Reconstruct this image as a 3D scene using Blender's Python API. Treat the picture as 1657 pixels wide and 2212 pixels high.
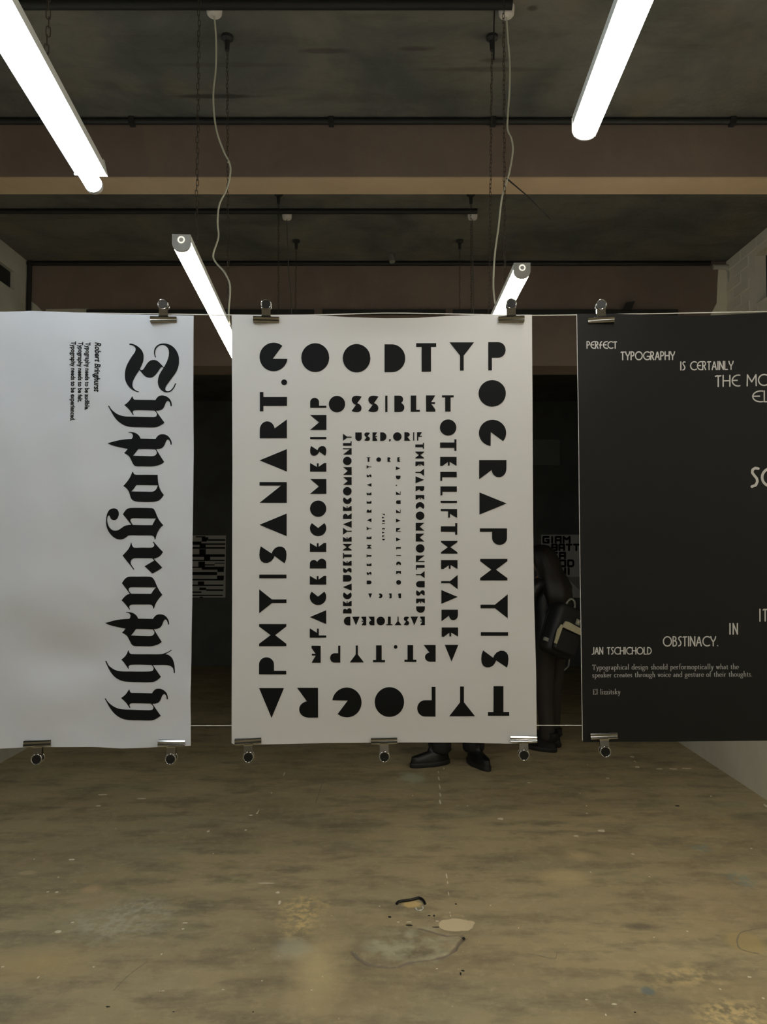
import bpy, bmesh, math, random
from mathutils import Vector, Matrix, noise
from mathutils.geometry import tessellate_polygon

for o in list(bpy.data.objects):
    bpy.data.objects.remove(o, do_unlink=True)
C = bpy.context.scene.collection
random.seed(7)

# ------------------------------------------------------------------ camera, world, exposure
F, CAMH = 1650.0, 1.6                       # focal length in pixels of the 1657 x 2212 frame
TH = math.atan(79 / F)
cs, sn = math.cos(TH), math.sin(TH)
cam = bpy.data.objects.new('camera', bpy.data.cameras.new('camera'))
C.objects.link(cam)
cam.location = (0, 0, CAMH)
cam.rotation_euler = (math.pi / 2 + TH, 0, 0)
cam.data.sensor_fit = 'VERTICAL'
cam.data.sensor_height = 24
cam.data.lens = 24 * F / 2212
cam.data.clip_start = 0.05
bpy.context.scene.camera = cam
w = bpy.data.worlds.new('world'); bpy.context.scene.world = w
w.use_nodes = True
w.node_tree.nodes['Background'].inputs[0].default_value = (0.01, 0.011, 0.012, 1)
vs = bpy.context.scene.view_settings
vs.view_transform = 'Standard'; vs.look = 'None'; vs.gamma = 1; vs.use_curve_mapping = False
vs.exposure = 0.0
LAMP = 20.0                                 # radiance of a lit diffuser


def ray(px, py):
    x = (px - 828.5) / F; y = (1106 - py) / F
    return x, cs - sn * y, cs * y + sn
def at_y(px, py, Y):
    a = ray(px, py); t = Y / a[1]
    return Vector((a[0] * t, Y, CAMH + a[2] * t))
def at_z(px, py, Z):
    a = ray(px, py); t = (Z - CAMH) / a[2]
    return Vector((a[0] * t, a[1] * t, Z))
def at_x(px, py, X):
    a = ray(px, py); t = X / a[0]
    return Vector((X, a[1] * t, CAMH + a[2] * t))


# ------------------------------------------------------------------ material helpers
class NT:
    def __init__(s, name):
        s.m = bpy.data.materials.new(name); s.m.use_nodes = True
        s.t = s.m.node_tree
        s.b = s.t.nodes['Principled BSDF']
        s.pos = s.new('ShaderNodeNewGeometry').outputs['Position']
    def new(s, kind): return s.t.nodes.new(kind)
    def put(s, sock, v):
        if isinstance(v, bpy.types.NodeSocket): s.t.links.new(v, sock)
        else:
            if isinstance(v, tuple) and len(v) == 3 and sock.type == 'RGBA': v = (*v, 1)
            sock.default_value = v
    def math(s, op, a, b=0.0, clamp=False):
        n = s.new('ShaderNodeMath'); n.operation = op; n.use_clamp = clamp
        s.put(n.inputs[0], a); s.put(n.inputs[1], b); return n.outputs[0]
    def vmath(s, op, a, b=None):
        n = s.new('ShaderNodeVectorMath'); n.operation = op
        s.put(n.inputs[0], a)
        if b is not None: s.put(n.inputs[1], b)
        return n.outputs['Value'] if op == 'LENGTH' else n.outputs[0]
    def noise(s, scale, detail=4, vec=None, rough=0.55, dist=0.0):
        n = s.new('ShaderNodeTexNoise')
        s.put(n.inputs['Vector'], vec if vec is not None else s.pos)
        n.inputs['Scale'].default_value = scale; n.inputs['Detail'].default_value = detail
        n.inputs['Roughness'].default_value = rough; n.inputs['Distortion'].default_value = dist
        return n.outputs['Fac']
    def stretch(s, v): return s.vmath('MULTIPLY', s.pos, v)
    def rng(s, v, a, b, c=0.0, d=1.0):
        n = s.new('ShaderNodeMapRange'); s.put(n.inputs[0], v)
        for i, k in enumerate((a, b, c, d)): n.inputs[i + 1].default_value = k
        return n.outputs[0]
    def mix(s, f, a, b):
        n = s.new('ShaderNodeMix'); n.data_type = 'RGBA'
        s.put(n.inputs['Factor'], f); s.put(n.inputs['A'], a); s.put(n.inputs['B'], b)
        return n.outputs['Result']
    def blob(s, c, r, soft=0.4, wob=0.5, wscale=8.0, grain=None):
        """mask of an irregular stain around world point c with radii r"""
        d = s.vmath('SUBTRACT', s.pos, tuple(c))
        d = s.vmath('DIVIDE', d, tuple(r))
        L = s.vmath('LENGTH', d)
        L = s.math('ADD', L, s.math('MULTIPLY', s.math('SUBTRACT', s.noise(wscale, 5), 0.5), wob * 2))
        k = s.rng(L, 1.0, 1.0 - soft)
        if grain: k = s.math('MULTIPLY', k, s.rng(s.noise(grain, 3), 0.42, 0.6))
        return k
    def bump(s, h, strength=0.3, dist=0.01):
        n = s.new('ShaderNodeBump'); n.inputs['Strength'].default_value = strength
        n.inputs['Distance'].default_value = dist
        s.put(n.inputs['Height'], h); s.put(s.b.inputs['Normal'], n.outputs[0])
    def done(s, col, rough=0.6, metal=0.0, spec=None):
        s.put(s.b.inputs['Base Color'], col); s.put(s.b.inputs['Roughness'], rough)
        s.b.inputs['Metallic'].default_value = metal
        if spec is not None: s.b.inputs['Specular IOR Level'].default_value = spec
        return s.m


def plain(name, col, rough=0.6, metal=0.0, spec=None, vary=0.12, scale=30.0):
    n = NT(name)
    d = tuple(c * (1 - vary) for c in col); l = tuple(min(1, c * (1 + vary)) for c in col)
    return n.done(n.mix(n.noise(scale, 3), d, l), rough, metal, spec)


def glow(name, col, strength):
    n = NT(name)
    n.put(n.b.inputs['Emission Color'], col)
    n.b.inputs['Emission Strength'].default_value = strength
    return n.done((0.9, 0.9, 0.9), 0.4)


# ------------------------------------------------------------------ object helpers
def finish(me, smooth=None):
    if smooth is not None:
        for p in me.polygons: p.use_smooth = True
        me.set_sharp_from_angle(angle=math.radians(smooth))
    me.update()


def mk(name, geo, mat, parent=None, loc=(0, 0, 0), smooth=None):
    """one mesh object; geo = (verts, faces) or a bmesh, in the coordinates of its parent (or of loc)"""
    me = bpy.data.meshes.new(name)
    if isinstance(geo, bmesh.types.BMesh):
        geo.to_mesh(me); geo.free()
    else:
        me.from_pydata([tuple(v) for v in geo[0]], [], geo[1])
    me.materials.append(mat)
    finish(me, smooth)
    o = bpy.data.objects.new(name, me); C.objects.link(o)
    if parent: o.parent = parent
    o.location = loc
    return o


def empty(name, loc=(0, 0, 0), rot=(0, 0, 0)):
    o = bpy.data.objects.new(name, None); C.objects.link(o)
    o.empty_display_size = 0.05
    o.location = loc; o.rotation_euler = rot
    return o


def tag(o, label, cat, group=None, kind=None):
    o['label'] = label; o['category'] = cat
    if group: o['group'] = group
    if kind: o['kind'] = kind
    return o


def struct(o, label=None):
    o['kind'] = 'structure'
    if label: o['label'] = label
    return o


def copy_tree(o, parent=None):
    c = o.copy(); C.objects.link(c)
    if parent: c.parent = parent
    for ch in list(o.children): copy_tree(ch, c)
    return c


class G:
    """collects plain geometry"""
    def __init__(s): s.v = []; s.f = []
    def add(s, v, f):
        k = len(s.v); s.v += [Vector(p) for p in v]; s.f += [tuple(i + k for i in q) for q in f]
        return s
    def box(s, a, b):
        x0, y0, z0 = a; x1, y1, z1 = b
        return s.add([(x0, y0, z0), (x1, y0, z0), (x1, y1, z0), (x0, y1, z0), (x0, y0, z1), (x1, y0, z1), (x1, y1, z1), (x0, y1, z1)],
                     [(3, 2, 1, 0), (4, 5, 6, 7), (0, 1, 5, 4), (1, 2, 6, 5), (2, 3, 7, 6), (3, 0, 4, 7)])
    def tube(s, pts, r, n=10, caps=True):
        pts = [Vector(p) for p in pts]; rings = []
        up = Vector((0, 0, 1)); N = len(pts)
        for i, p in enumerate(pts):
            t = (pts[min(i + 1, N - 1)] - pts[max(i - 1, 0)]).normalized()
            a = t.cross(up if abs(t.z) < 0.9 else Vector((0, 1, 0))).normalized(); b = t.cross(a)
            rr = r[i] if isinstance(r, (list, tuple)) else r
            rings.append([p + (a * math.cos(k * 2 * math.pi / n) + b * math.sin(k * 2 * math.pi / n)) * rr for k in range(n)])
        v = [q for R in rings for q in R]
        f = [(i * n + k, i * n + (k + 1) % n, (i + 1) * n + (k + 1) % n, (i + 1) * n + k) for i in range(N - 1) for k in range(n)]
        if caps: f += [tuple(range(n - 1, -1, -1)), tuple((N - 1) * n + k for k in range(n))]
        return s.add(v, f)
    def loft(s, rings, caps=True, close=True):
        n = len(rings[0]); N = len(rings)
        v = [q for R in rings for q in R]
        m = n if close else n - 1
        f = [(i * n + k, i * n + (k + 1) % n, (i + 1) * n + (k + 1) % n, (i + 1) * n + k) for i in range(N - 1) for k in range(m)]
        if caps: f += [tuple(range(n - 1, -1, -1)), tuple((N - 1) * n + k for k in range(n))]
        return s.add(v, f)
    def torus(s, c, R, r, ax=(0, 1, 0), n=20, m=8, sq=(1, 1)):
        q = Vector((0, 0, 1)).rotation_difference(Vector(ax).normalized()); v = []
        for i in range(n):
            a = i * 2 * math.pi / n
            for j in range(m):
                b = j * 2 * math.pi / m
                p = Vector(((R + r * math.cos(b)) * math.cos(a) * sq[0], (R + r * math.cos(b)) * math.sin(a) * sq[1], r * math.sin(b)))
                v.append(Vector(c) + q @ p)
        f = [(i * m + j, ((i + 1) % n) * m + j, ((i + 1) % n) * m + (j + 1) % m, i * m + (j + 1) % m) for i in range(n) for j in range(m)]
        return s.add(v, f)
    def extrude(s, prof, p0, p1, ax='x'):
        """closed profile of (u, w) pairs swept along an axis; ax x: (y, z) profile, ax y: (x, z) profile"""
        mkp = (lambda u, w_, t: (t, u, w_)) if ax == 'x' else (lambda u, w_, t: (u, t, w_))
        return s.loft([[Vector(mkp(u, w_, t)) for u, w_ in prof] for t in (p0, p1)])
    def geo(s): return s.v, s.f


def arc(cx, cy, rx, ry, a0, a1, n=14):
    return [(cx + rx * math.cos(math.radians(a0 + (a1 - a0) * i / n)), cy + ry * math.sin(math.radians(a0 + (a1 - a0) * i / n))) for i in range(n + 1)]


# ------------------------------------------------------------------ the room
CEIL = 3.64
XR, XL, XLO = 2.44, -2.53, -2.86            # right wall, upper left wall, lower left wall
YB, Y0 = 10.5, -7.0
B1, B2 = 3.545, 5.35                        # front faces of the two beams


def floor_material():
    n = NT('concrete_floor')
    st = n.stretch((0.55, 1.4, 1))
    a = n.mix(n.rng(n.noise(1.3, 8, st, 0.62, 0.6), 0.32, 0.68), (0.362, 0.290, 0.166), (0.548, 0.447, 0.258))
    a = n.mix(n.math('MULTIPLY', n.rng(n.noise(2.1, 6, st, 0.6, 0.4), 0.5, 0.72), 0.55), a, (0.334, 0.322, 0.202))
    a = n.mix(n.math('MULTIPLY', n.rng(n.noise(5.0, 9, st, 0.68), 0.47, 0.66), 0.85), a, (0.227, 0.189, 0.121))
    a = n.mix(n.math('MULTIPLY', n.rng(n.noise(17, 6, None, 0.7), 0.5, 0.75), 0.4), a, (0.683, 0.565, 0.332))
    a = n.mix(n.math('MULTIPLY', n.rng(n.noise(0.9, 4), 0.55, 0.7), 0.3), a, (0.454, 0.328, 0.192))
    for cx, cy, rx, ry, col, k, soft, wob, ws, gr in [
            (655, 1975, 62, 58, (0.820, 0.631, 0.287), 0.75, 0.6, 0.6, 9, 30),
            (690, 2085, 80, 120, (0.820, 0.654, 0.347), 0.6, 0.9, 0.4, 6, None),
            (265, 1985, 120, 60, (0.616, 0.591, 0.453), 0.7, 0.7, 0.6, 7, 26),
            (300, 1950, 60, 30, (0.214, 0.202, 0.162), 0.5, 0.8, 0.6, 9, 30),
            (880, 2042, 122, 48, (0.602, 0.582, 0.393), 0.7, 0.5, 0.55, 7, 11),
            (630, 2050, 50, 30, (0.589, 0.565, 0.403), 0.5, 0.6, 0.5, 9, None),
            (1470, 2110, 130, 42, (0.820, 0.645, 0.327), 0.6, 0.8, 0.7, 9, 22),
            (1585, 2195, 110, 45, (0.820, 0.648, 0.315), 0.75, 0.6, 0.5, 8, 34),
            (1210, 1893, 80, 22, (0.724, 0.565, 0.302), 0.7, 0.7, 0.4, 6, None),
            (1255, 1848, 40, 14, (0.724, 0.565, 0.302), 0.6, 0.8, 0.4, 8, None),
            (890, 1680, 36, 14, (0.589, 0.653, 0.464), 0.6, 0.6, 0.6, 14, None),
            (1515, 1832, 26, 10, (0.241, 0.352, 0.332), 0.7, 0.6, 0.8, 16, 40),
            (1600, 1900, 34, 22, (0.241, 0.352, 0.342), 0.6, 0.6, 0.8, 14, 40),
            (1400, 2140, 18, 12, (0.160, 0.227, 0.243), 0.75, 0.5, 0.5, 14, None),
            (1385, 2001, 44, 12, (0.160, 0.139, 0.101), 0.7, 0.7, 0.6, 12, None),
            (1610, 1765, 60, 14, (0.160, 0.151, 0.111), 0.55, 0.8, 0.6, 9, None),
            (70, 2085, 170, 60, (0.589, 0.440, 0.202), 0.6, 0.9, 0.4, 4, None),
            (1610, 2035, 50, 30, (0.535, 0.415, 0.182), 0.7, 0.4, 0.3, 8, None),
            (890, 1954, 24, 9, (0.820, 0.584, 0.244), 0.8, 0.4, 0.4, 30, None),
            (60, 1885, 24, 6, (0.616, 0.503, 0.302), 0.8, 0.4, 0.3, 20, None),
            (200, 1920, 30, 10, (0.696, 0.503, 0.283), 0.6, 0.7, 0.5, 12, None),
            (985, 1996, 41, 14, (0.78, 0.64, 0.40), 1.0, 0.06, 0.25, 22, None)]:
        c = at_z(cx, cy, 0)
        r = (abs(at_z(cx + rx, cy, 0).x - c.x), abs(at_z(cx, cy + ry, 0).y - at_z(cx, cy - ry, 0).y) / 2, 1.0)
        a = n.mix(n.math('MULTIPLY', n.blob(c, r, soft, wob, ws, gr), k), a, col)
    sep = n.new('ShaderNodeSeparateXYZ'); n.put(sep.inputs[0], n.pos)
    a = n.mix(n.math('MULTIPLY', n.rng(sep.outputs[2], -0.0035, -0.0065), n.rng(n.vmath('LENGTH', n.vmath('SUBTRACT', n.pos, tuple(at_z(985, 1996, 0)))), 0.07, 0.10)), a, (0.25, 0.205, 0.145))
    # paint specks too small to build
    sp = n.rng(n.noise(55, 2), 0.73, 0.76)
    a = n.mix(n.math('MULTIPLY', sp, 0.6), a, (0.820, 0.767, 0.466))
    n.bump(n.math('ADD', n.noise(60, 8, None, 0.7), n.math('MULTIPLY', n.noise(9, 6), 1.5)), 0.35, 0.006)
    return n.done(a, n.rng(n.noise(4, 6), 0.3, 0.7, 0.42, 0.7), 0, 0.4)


def ceiling_material():
    n = NT('ceiling_concrete')
    a = n.mix(n.rng(n.noise(1.6, 8, None, 0.62, 0.5), 0.35, 0.66), (0.085, 0.092, 0.086), (0.195, 0.188, 0.160))
    a = n.mix(n.math('MULTIPLY', n.rng(n.noise(4, 8, n.stretch((0.6, 1.8, 1)), 0.7), 0.5, 0.75), 0.6), a, (0.055, 0.050, 0.042))
    a = n.mix(n.math('MULTIPLY', n.rng(n.noise(2.3, 5), 0.56, 0.72), 0.45), a, (0.22, 0.185, 0.11))
    for cx, cy, rx, ry, k in [(470, 208, 120, 4, 0.8), (700, 110, 60, 3, 0.5), (900, 105, 50, 3, 0.5), (1070, 130, 40, 5, 0.5), (470, 140, 200, 2.2, 0.3),
                              (1150, 18, 16, 5, 0.7), (850, 360 + 100, 60, 6, 0.4), (1050, 150, 200, 2, 0.35)]:
        c = at_z(cx, cy, CEIL)
        r = (abs(at_z(cx + rx, cy, CEIL).x - c.x), max(0.02, abs(at_z(cx, cy + ry, CEIL).y - at_z(cx, cy - ry, CEIL).y) / 2), 1.0)
        a = n.mix(n.math('MULTIPLY', n.blob(c, r, 0.5, 0.5, 9), k), a, (0.03, 0.028, 0.025))
    n.bump(n.math('ADD', n.noise(7, 8, n.stretch((0.5, 2, 1)), 0.65), n.noise(40, 6)), 0.5, 0.012)
    return n.done(a, 0.85)


def wall_material(name, base, dark, tint, tk=0.4):
    n = NT(name)
    a = n.mix(n.rng(n.noise(2.2, 7, None, 0.6, 0.4), 0.35, 0.7), base, dark)
    a = n.mix(n.math('MULTIPLY', n.rng(n.noise(5, 6, n.stretch((1, 1, 0.35)), 0.65), 0.55, 0.75), tk), a, tint)
    n.bump(n.noise(35, 7, None, 0.65), 0.3, 0.006)
    return n.done(a, 0.75)


M_floor = floor_material()
M_ceil = ceiling_material()
M_white_wall = wall_material('white_plaster', (0.84, 0.80, 0.67), (0.76, 0.71, 0.58), (0.60, 0.54, 0.42), 0.35)
M_left_wall = wall_material('stained_plaster', (0.58, 0.58, 0.50), (0.42, 0.43, 0.36), (0.46, 0.36, 0.18), 0.7)
M_dark_wall = wall_material('grimy_wall', (0.13, 0.14, 0.135), (0.09, 0.10, 0.10), (0.17, 0.17, 0.15))
M_beam = wall_material('brown_beam_paint', (0.235, 0.182, 0.150), (0.185, 0.142, 0.118), (0.27, 0.195, 0.125), 0.5)
M_brick = wall_material('painted_brick', (0.80, 0.765, 0.64), (0.70, 0.66, 0.54), (0.55, 0.49, 0.37), 0.35)
M_black_iron = plain('black_iron', (0.02, 0.021, 0.022), 0.55, 0.0)
M_hole = plain('dark_recess', (0.02, 0.018, 0.016), 0.9)


def polyline_dist(p, pts):
    best = 9
    for a, b in zip(pts, pts[1:]):
        d = b - a; t = max(0, min(1, (p - a).dot(d) / d.length_squared))
        best = min(best, (a + d * t - p).length)
    return best


def build_floor():
    crack = [Vector(at_z(x, y, 0)[:2]) for x, y in [(758, 2052), (775, 2070), (800, 2083), (842, 2088), (860, 2086), (880, 2078), (905, 2074), (930, 2072),
             (955, 2066), (972, 2059), (983, 2050), (990, 2038), (1002, 2026), (995, 2018), (965, 2020), (940, 2013), (905, 2004)]]
    c0, c1 = at_z(700, 2120, 0), at_z(1100, 1950, 0)
    def axis(lo, hi, f0, f1, fine, coarse):
        out = []; t = lo
        while t < f0: out.append(t); t += coarse
        t = f0
        while t < f1: out.append(t); t += fine
        t = f1
        while t < hi: out.append(t); t += coarse
        return out + [hi]
    xs = axis(-2.9, 4.4, c0.x - 0.05, c1.x + 0.05, 0.006, 0.22)
    ys = axis(Y0, YB, c0.y - 0.05, c1.y + 0.05, 0.006, 0.3)
    sp = at_z(985, 1996, 0)
    v = []
    for y in ys:
        for x in xs:
            z = 0.0
            if c0.x - 0.04 < x < c1.x + 0.04 and c0.y - 0.04 < y < c1.y + 0.04:
                p = Vector((x, y))
                wob = noise.noise((x * 25, y * 25, 0)) * 0.006
                d = polyline_dist(p, crack) + wob
                if d < 0.014: z -= 0.010 * (1 - d / 0.014)
                e = math.hypot((x - sp.x) / 0.078, (y - sp.y) / 0.085) + wob * 12
                if e < 1: z -= 0.004 * min(1, (1 - e) * 8)
                edge = min(x - c0.x + 0.04, c1.x + 0.04 - x, y - c0.y + 0.04, c1.y + 0.04 - y) / 0.05
                z += noise.noise((x * 9, y * 9, 3)) * 0.0015 * max(0, min(1, edge))
            v.append((x, y, z))
    nx = len(xs)
    f = [(j * nx + i, j * nx + i + 1, (j + 1) * nx + i + 1, (j + 1) * nx + i) for j in range(len(ys) - 1) for i in range(nx - 1)]
    struct(mk('floor', (v, f), M_floor, smooth=40), 'worn brown concrete floor with stains and a crack')


build_floor()
struct(mk('ceiling', G().box((-3.2, Y0, CEIL), (4.5, YB + 0.3, CEIL + 0.2)).geo(), M_ceil), 'dark bare concrete ceiling slab')

# right wall with a ragged opening near the ceiling; painted bricks show beside it
hy0, hy1, hz0, hz1 = 3.9, 4.93, 3.20, 3.52
YE = 7.0                                    # the right wall ends here and the room widens
g = G().box((XR, Y0, 0), (XR + 0.25, YE, hz0)).box((XR, Y0, hz1), (XR + 0.25, YE, CEIL))
g.box((XR, Y0, hz0), (XR + 0.25, hy0, hz1)).box((XR, hy1, hz0), (XR + 0.25, YE, hz1))
wr = struct(mk('wall_right', g.geo(), M_white_wall), 'off white painted wall on the right')
mk('recess', G().box((XR + 0.07, hy0 - 0.02, hz0 - 0.02), (XR + 0.245, hy1 + 0.02, hz1 + 0.02)).geo(), M_hole, wr)
brick = bpy.data.meshes.new('brick')
bb = G(); L, Hh, e = 0.215, 0.065, 0.003
bb.loft([[Vector((0, -L / 2, -Hh / 2)), Vector((0, L / 2, -Hh / 2)), Vector((0, L / 2, Hh / 2)), Vector((0, -L / 2, Hh / 2))],
         [Vector((-0.004, -L / 2 + e, -Hh / 2 + e)), Vector((-0.004, L / 2 - e, -Hh / 2 + e)), Vector((-0.004, L / 2 - e, Hh / 2 - e)), Vector((-0.004, -L / 2 + e, Hh / 2 - e))]])
brick.from_pydata([tuple(p) for p in bb.v], [], bb.f); brick.materials.append(M_brick)
for r in range(13):
    z = CEIL - 0.045 - r * 0.075
    for k in range(5):
        y = B2 - 0.115 - k * 0.225 - (0.1125 if r % 2 else 0)
        if y - L / 2 < hy1 + 0.01 and hz0 - 0.03 < z < hz1 + 0.03: continue
        o = bpy.data.objects.new('brick', brick); C.objects.link(o); o.parent = wr
        o.location = (XR + random.uniform(-0.0012, 0.0006), y, z)

# left wall: recessed below, proud above, with a slot in it
struct(mk('wall_left', G().box((XLO - 0.25, Y0, 0), (XLO, YB, CEIL)).geo(), M_left_wall), 'stained pale plaster wall on the left')
sl = at_x(16, 600, XL)
g = G().box((XLO, Y0, 2.45), (XL, sl.y - 0.22, CEIL)).box((XLO, sl.y + 0.10, 2.45), (XL, B2 + 0.3, CEIL))
g.box((XLO, sl.y - 0.22, sl.z + 0.075), (XL, sl.y + 0.10, CEIL)).box((XLO, sl.y - 0.22, 2.45), (XL, sl.y + 0.10, sl.z - 0.055))
bl = struct(mk('trim_1', g.geo(), M_left_wall), 'stained upper part of the left wall with a dark slot')
mk('recess', G().box((XLO + 0.01, sl.y - 0.23, sl.z - 0.06), (XL - 0.03, sl.y + 0.11, sl.z + 0.08)).geo(), M_hole, bl)
struct(mk('wall_side', G().box((4.2, YE - 0.25, 0), (4.4, YB, CEIL)).box((XR + 0.25, YE - 0.25, 0), (4.2, YE, CEIL)).geo(), M_dark_wall), 'dark wall of the wider far bay')
struct(mk('wall_back', G().box((-3.1, YB, 0), (4.4, YB + 0.2, CEIL)).geo(), M_dark_wall), 'dark grimy far wall')
struct(mk('wall_front', G().box((-3.1, Y0 - 0.2, 0), (2.7, Y0, CEIL)).geo(), M_white_wall), 'wall behind the viewer')

# beams
b1z = at_y(828, 382, B1).z
b1o = struct(mk('beam', G().box((XL, B1, b1z), (XR, at_z(828, 417, b1z).y, CEIL)).geo(), M_beam), 'near brown painted ceiling beam')
b2z = at_y(828, 790, B2).z
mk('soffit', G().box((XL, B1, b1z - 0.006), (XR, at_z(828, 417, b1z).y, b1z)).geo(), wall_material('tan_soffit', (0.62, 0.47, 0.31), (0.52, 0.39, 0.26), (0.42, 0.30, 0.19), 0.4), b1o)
bm2 = struct(mk('beam', G().box((XL, B2, b2z), (XR, B2 + 0.28, CEIL)).geo(), M_beam), 'deep far brown painted ceiling beam')


def slab(pts, Y, t, name, mat, parent=None):
    """flat irregular patch lying on a wall that faces the viewer; pts in pixels"""
    P = [at_y(x, y, Y) for x, y in pts]
    return mk(name, G().loft([[p for p in P], [p + Vector((0, -t, 0)) for p in P]]).geo(), mat, parent)


slab([(1552, 577), (1572, 575), (1576, 650), (1600, 655), (1600, 690), (1530, 690), (1548, 655), (1550, 610)], B2, 0.004, 'plaster_patch', M_white_wall, bm2)
slab([(56, 560), (66, 566), (62, 600), (64, 648), (80, 660), (95, 676), (56, 690)], B2, 0.004, 'plaster_patch', M_left_wall, bm2)
slab([(100, 668), (190, 667), (190, 690), (95, 690)], B2, 0.004, 'plaster_patch', M_left_wall, bm2)
for a, b in ((190, 679), (697, 962), (978, 1095), (1110, 1462)):
    P, Q = at_y(a, 671, B2), at_y(b, 681, B2)
    o = mk('cable_trunking', G().box((P.x, B2 - 0.03, Q.z), (Q.x, B2 - 0.001, P.z)).geo(), M_black_iron)
    tag(o, {190: 'longest black trunking on the far beam above the left white poster', 697: 'black trunking on the far beam above the middle of the centre poster',
            978: 'short black trunking on the far beam near the right hanging lamp', 1110: 'black trunking on the far beam above the black poster'}[a], 'trunking', 'trunking along the far beam')

# conduits under the ceiling
M_conduit = plain('black_conduit', (0.013, 0.014, 0.015), 0.5)


def conduit(label, Y, z, x0, x1, r, clamps=()):
    o = mk('conduit', G().tube([(x0, Y, z), (x1, Y, z)], r, 12).geo(), M_conduit, smooth=40)
    tag(o, label, 'pipe', 'black conduits under the ceiling')
    for x in clamps:
        mk('clamp', G().box((x - 0.012, Y - r - 0.004, z - r - 0.006), (x + 0.012, Y + r, z + r)).geo(), M_black_iron, o)


conduit('black conduit crossing the top of the picture to the right ceiling rose', 2.745, CEIL - 0.02, XL, at_z(1104, 8, CEIL).x, 0.019)
conduit('long black conduit along the top of the near brown beam', B1 - 0.016, CEIL - 0.016, XL, XR, 0.0155, (at_y(288, 258, B1).x, at_y(716, 258, B1).x, at_y(1064, 258, B1).x, at_y(1578, 258, B1).x))
conduit('black conduit between the beams leading to a small ceiling rose', 4.50, CEIL - 0.016, XL, at_z(1030, 455, CEIL).x, 0.0155)
conduit('black conduit along the top of the far beam', B2 - 0.016, CEIL - 0.018, XL, XR - 0.12, 0.016)
o = mk('conduit', G().tube([(XL + 0.02, B2 - 0.02, CEIL), (XL + 0.02, B2 - 0.02, b2z)], 0.016, 10).geo(), M_conduit, smooth=40)
tag(o, 'black vertical conduit in the left corner by the far beam', 'pipe')
M_wpipe = plain('painted_pipe', (0.50, 0.49, 0.43), 0.5)
px_, = [at_y(1580, 600, B2 - 0.03)]
o = mk('drain_pipe', G().tube([(px_.x - 0.13, B2 - 0.035, CEIL - 0.05), (px_.x - 0.04, B2 - 0.035, CEIL - 0.05), (px_.x - 0.012, B2 - 0.035, CEIL - 0.058),
                              (px_.x, B2 - 0.035, CEIL - 0.085), (px_.x, B2 - 0.035, CEIL - 0.2), (px_.x, B2 - 0.035, b2z)],
                             [0.018, 0.018, 0.028, 0.028, 0.02, 0.017], 12).geo(), M_wpipe, smooth=50)
tag(o, 'pale painted pipe bending down the right corner', 'pipe')
p = at_y(845, 568, 5.22)
o = mk('pipe_stub', G().tube([(p.x, 5.22, CEIL), (p.x + 0.008, 5.2, p.z)], 0.020, 12).geo(), plain('grey_plastic', (0.22, 0.22, 0.2), 0.6), smooth=40)
tag(o, 'short grey pipe stub hanging from the ceiling by the far beam', 'pipe')
P = [(1345, 672), (1352, 655), (1370, 652), (1366, 662), (1362, 672)]
o = slab(P, B2 - 0.03, 0.02, 'bracket', M_black_iron); tag(o, 'small black bracket on the far beam above the black poster', 'bracket')
# faint fittings on the far wall
o = mk('wall_panel', G().box((1.5, YB - 0.03, 2.75), (2.43, YB, 3.1)).geo(), plain('grey_board', (0.2, 0.22, 0.21), 0.7)); tag(o, 'grey board fixed high on the dark far wall', 'board')

# ------------------------------------------------------------------ lamps, chains, cords
M_housing = plain('white_enamel', (0.72, 0.74, 0.70), 0.35)
M_cap = plain('grey_end_cap', (0.50, 0.50, 0.48), 0.45)
M_ring = plain('white_ring', (0.9, 0.9, 0.84), 0.4)
M_ring_lit = glow('knockout_leak', (1.0, 0.97, 0.82), 0.75)
M_cool = glow('diffuser_cool', (0.80, 0.90, 1.0), LAMP)
M_neutral = glow('diffuser_neutral', (1.0, 0.955, 0.88), LAMP)
M_warm = glow('diffuser_warm', (1.0, 0.955, 0.865), LAMP)
M_off = plain('diffuser_unlit', (0.6, 0.6, 0.58), 0.4)
M_chain = plain('rusty_chain', (0.06, 0.048, 0.035), 0.6, 0.3)
LZ = 2.40


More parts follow.
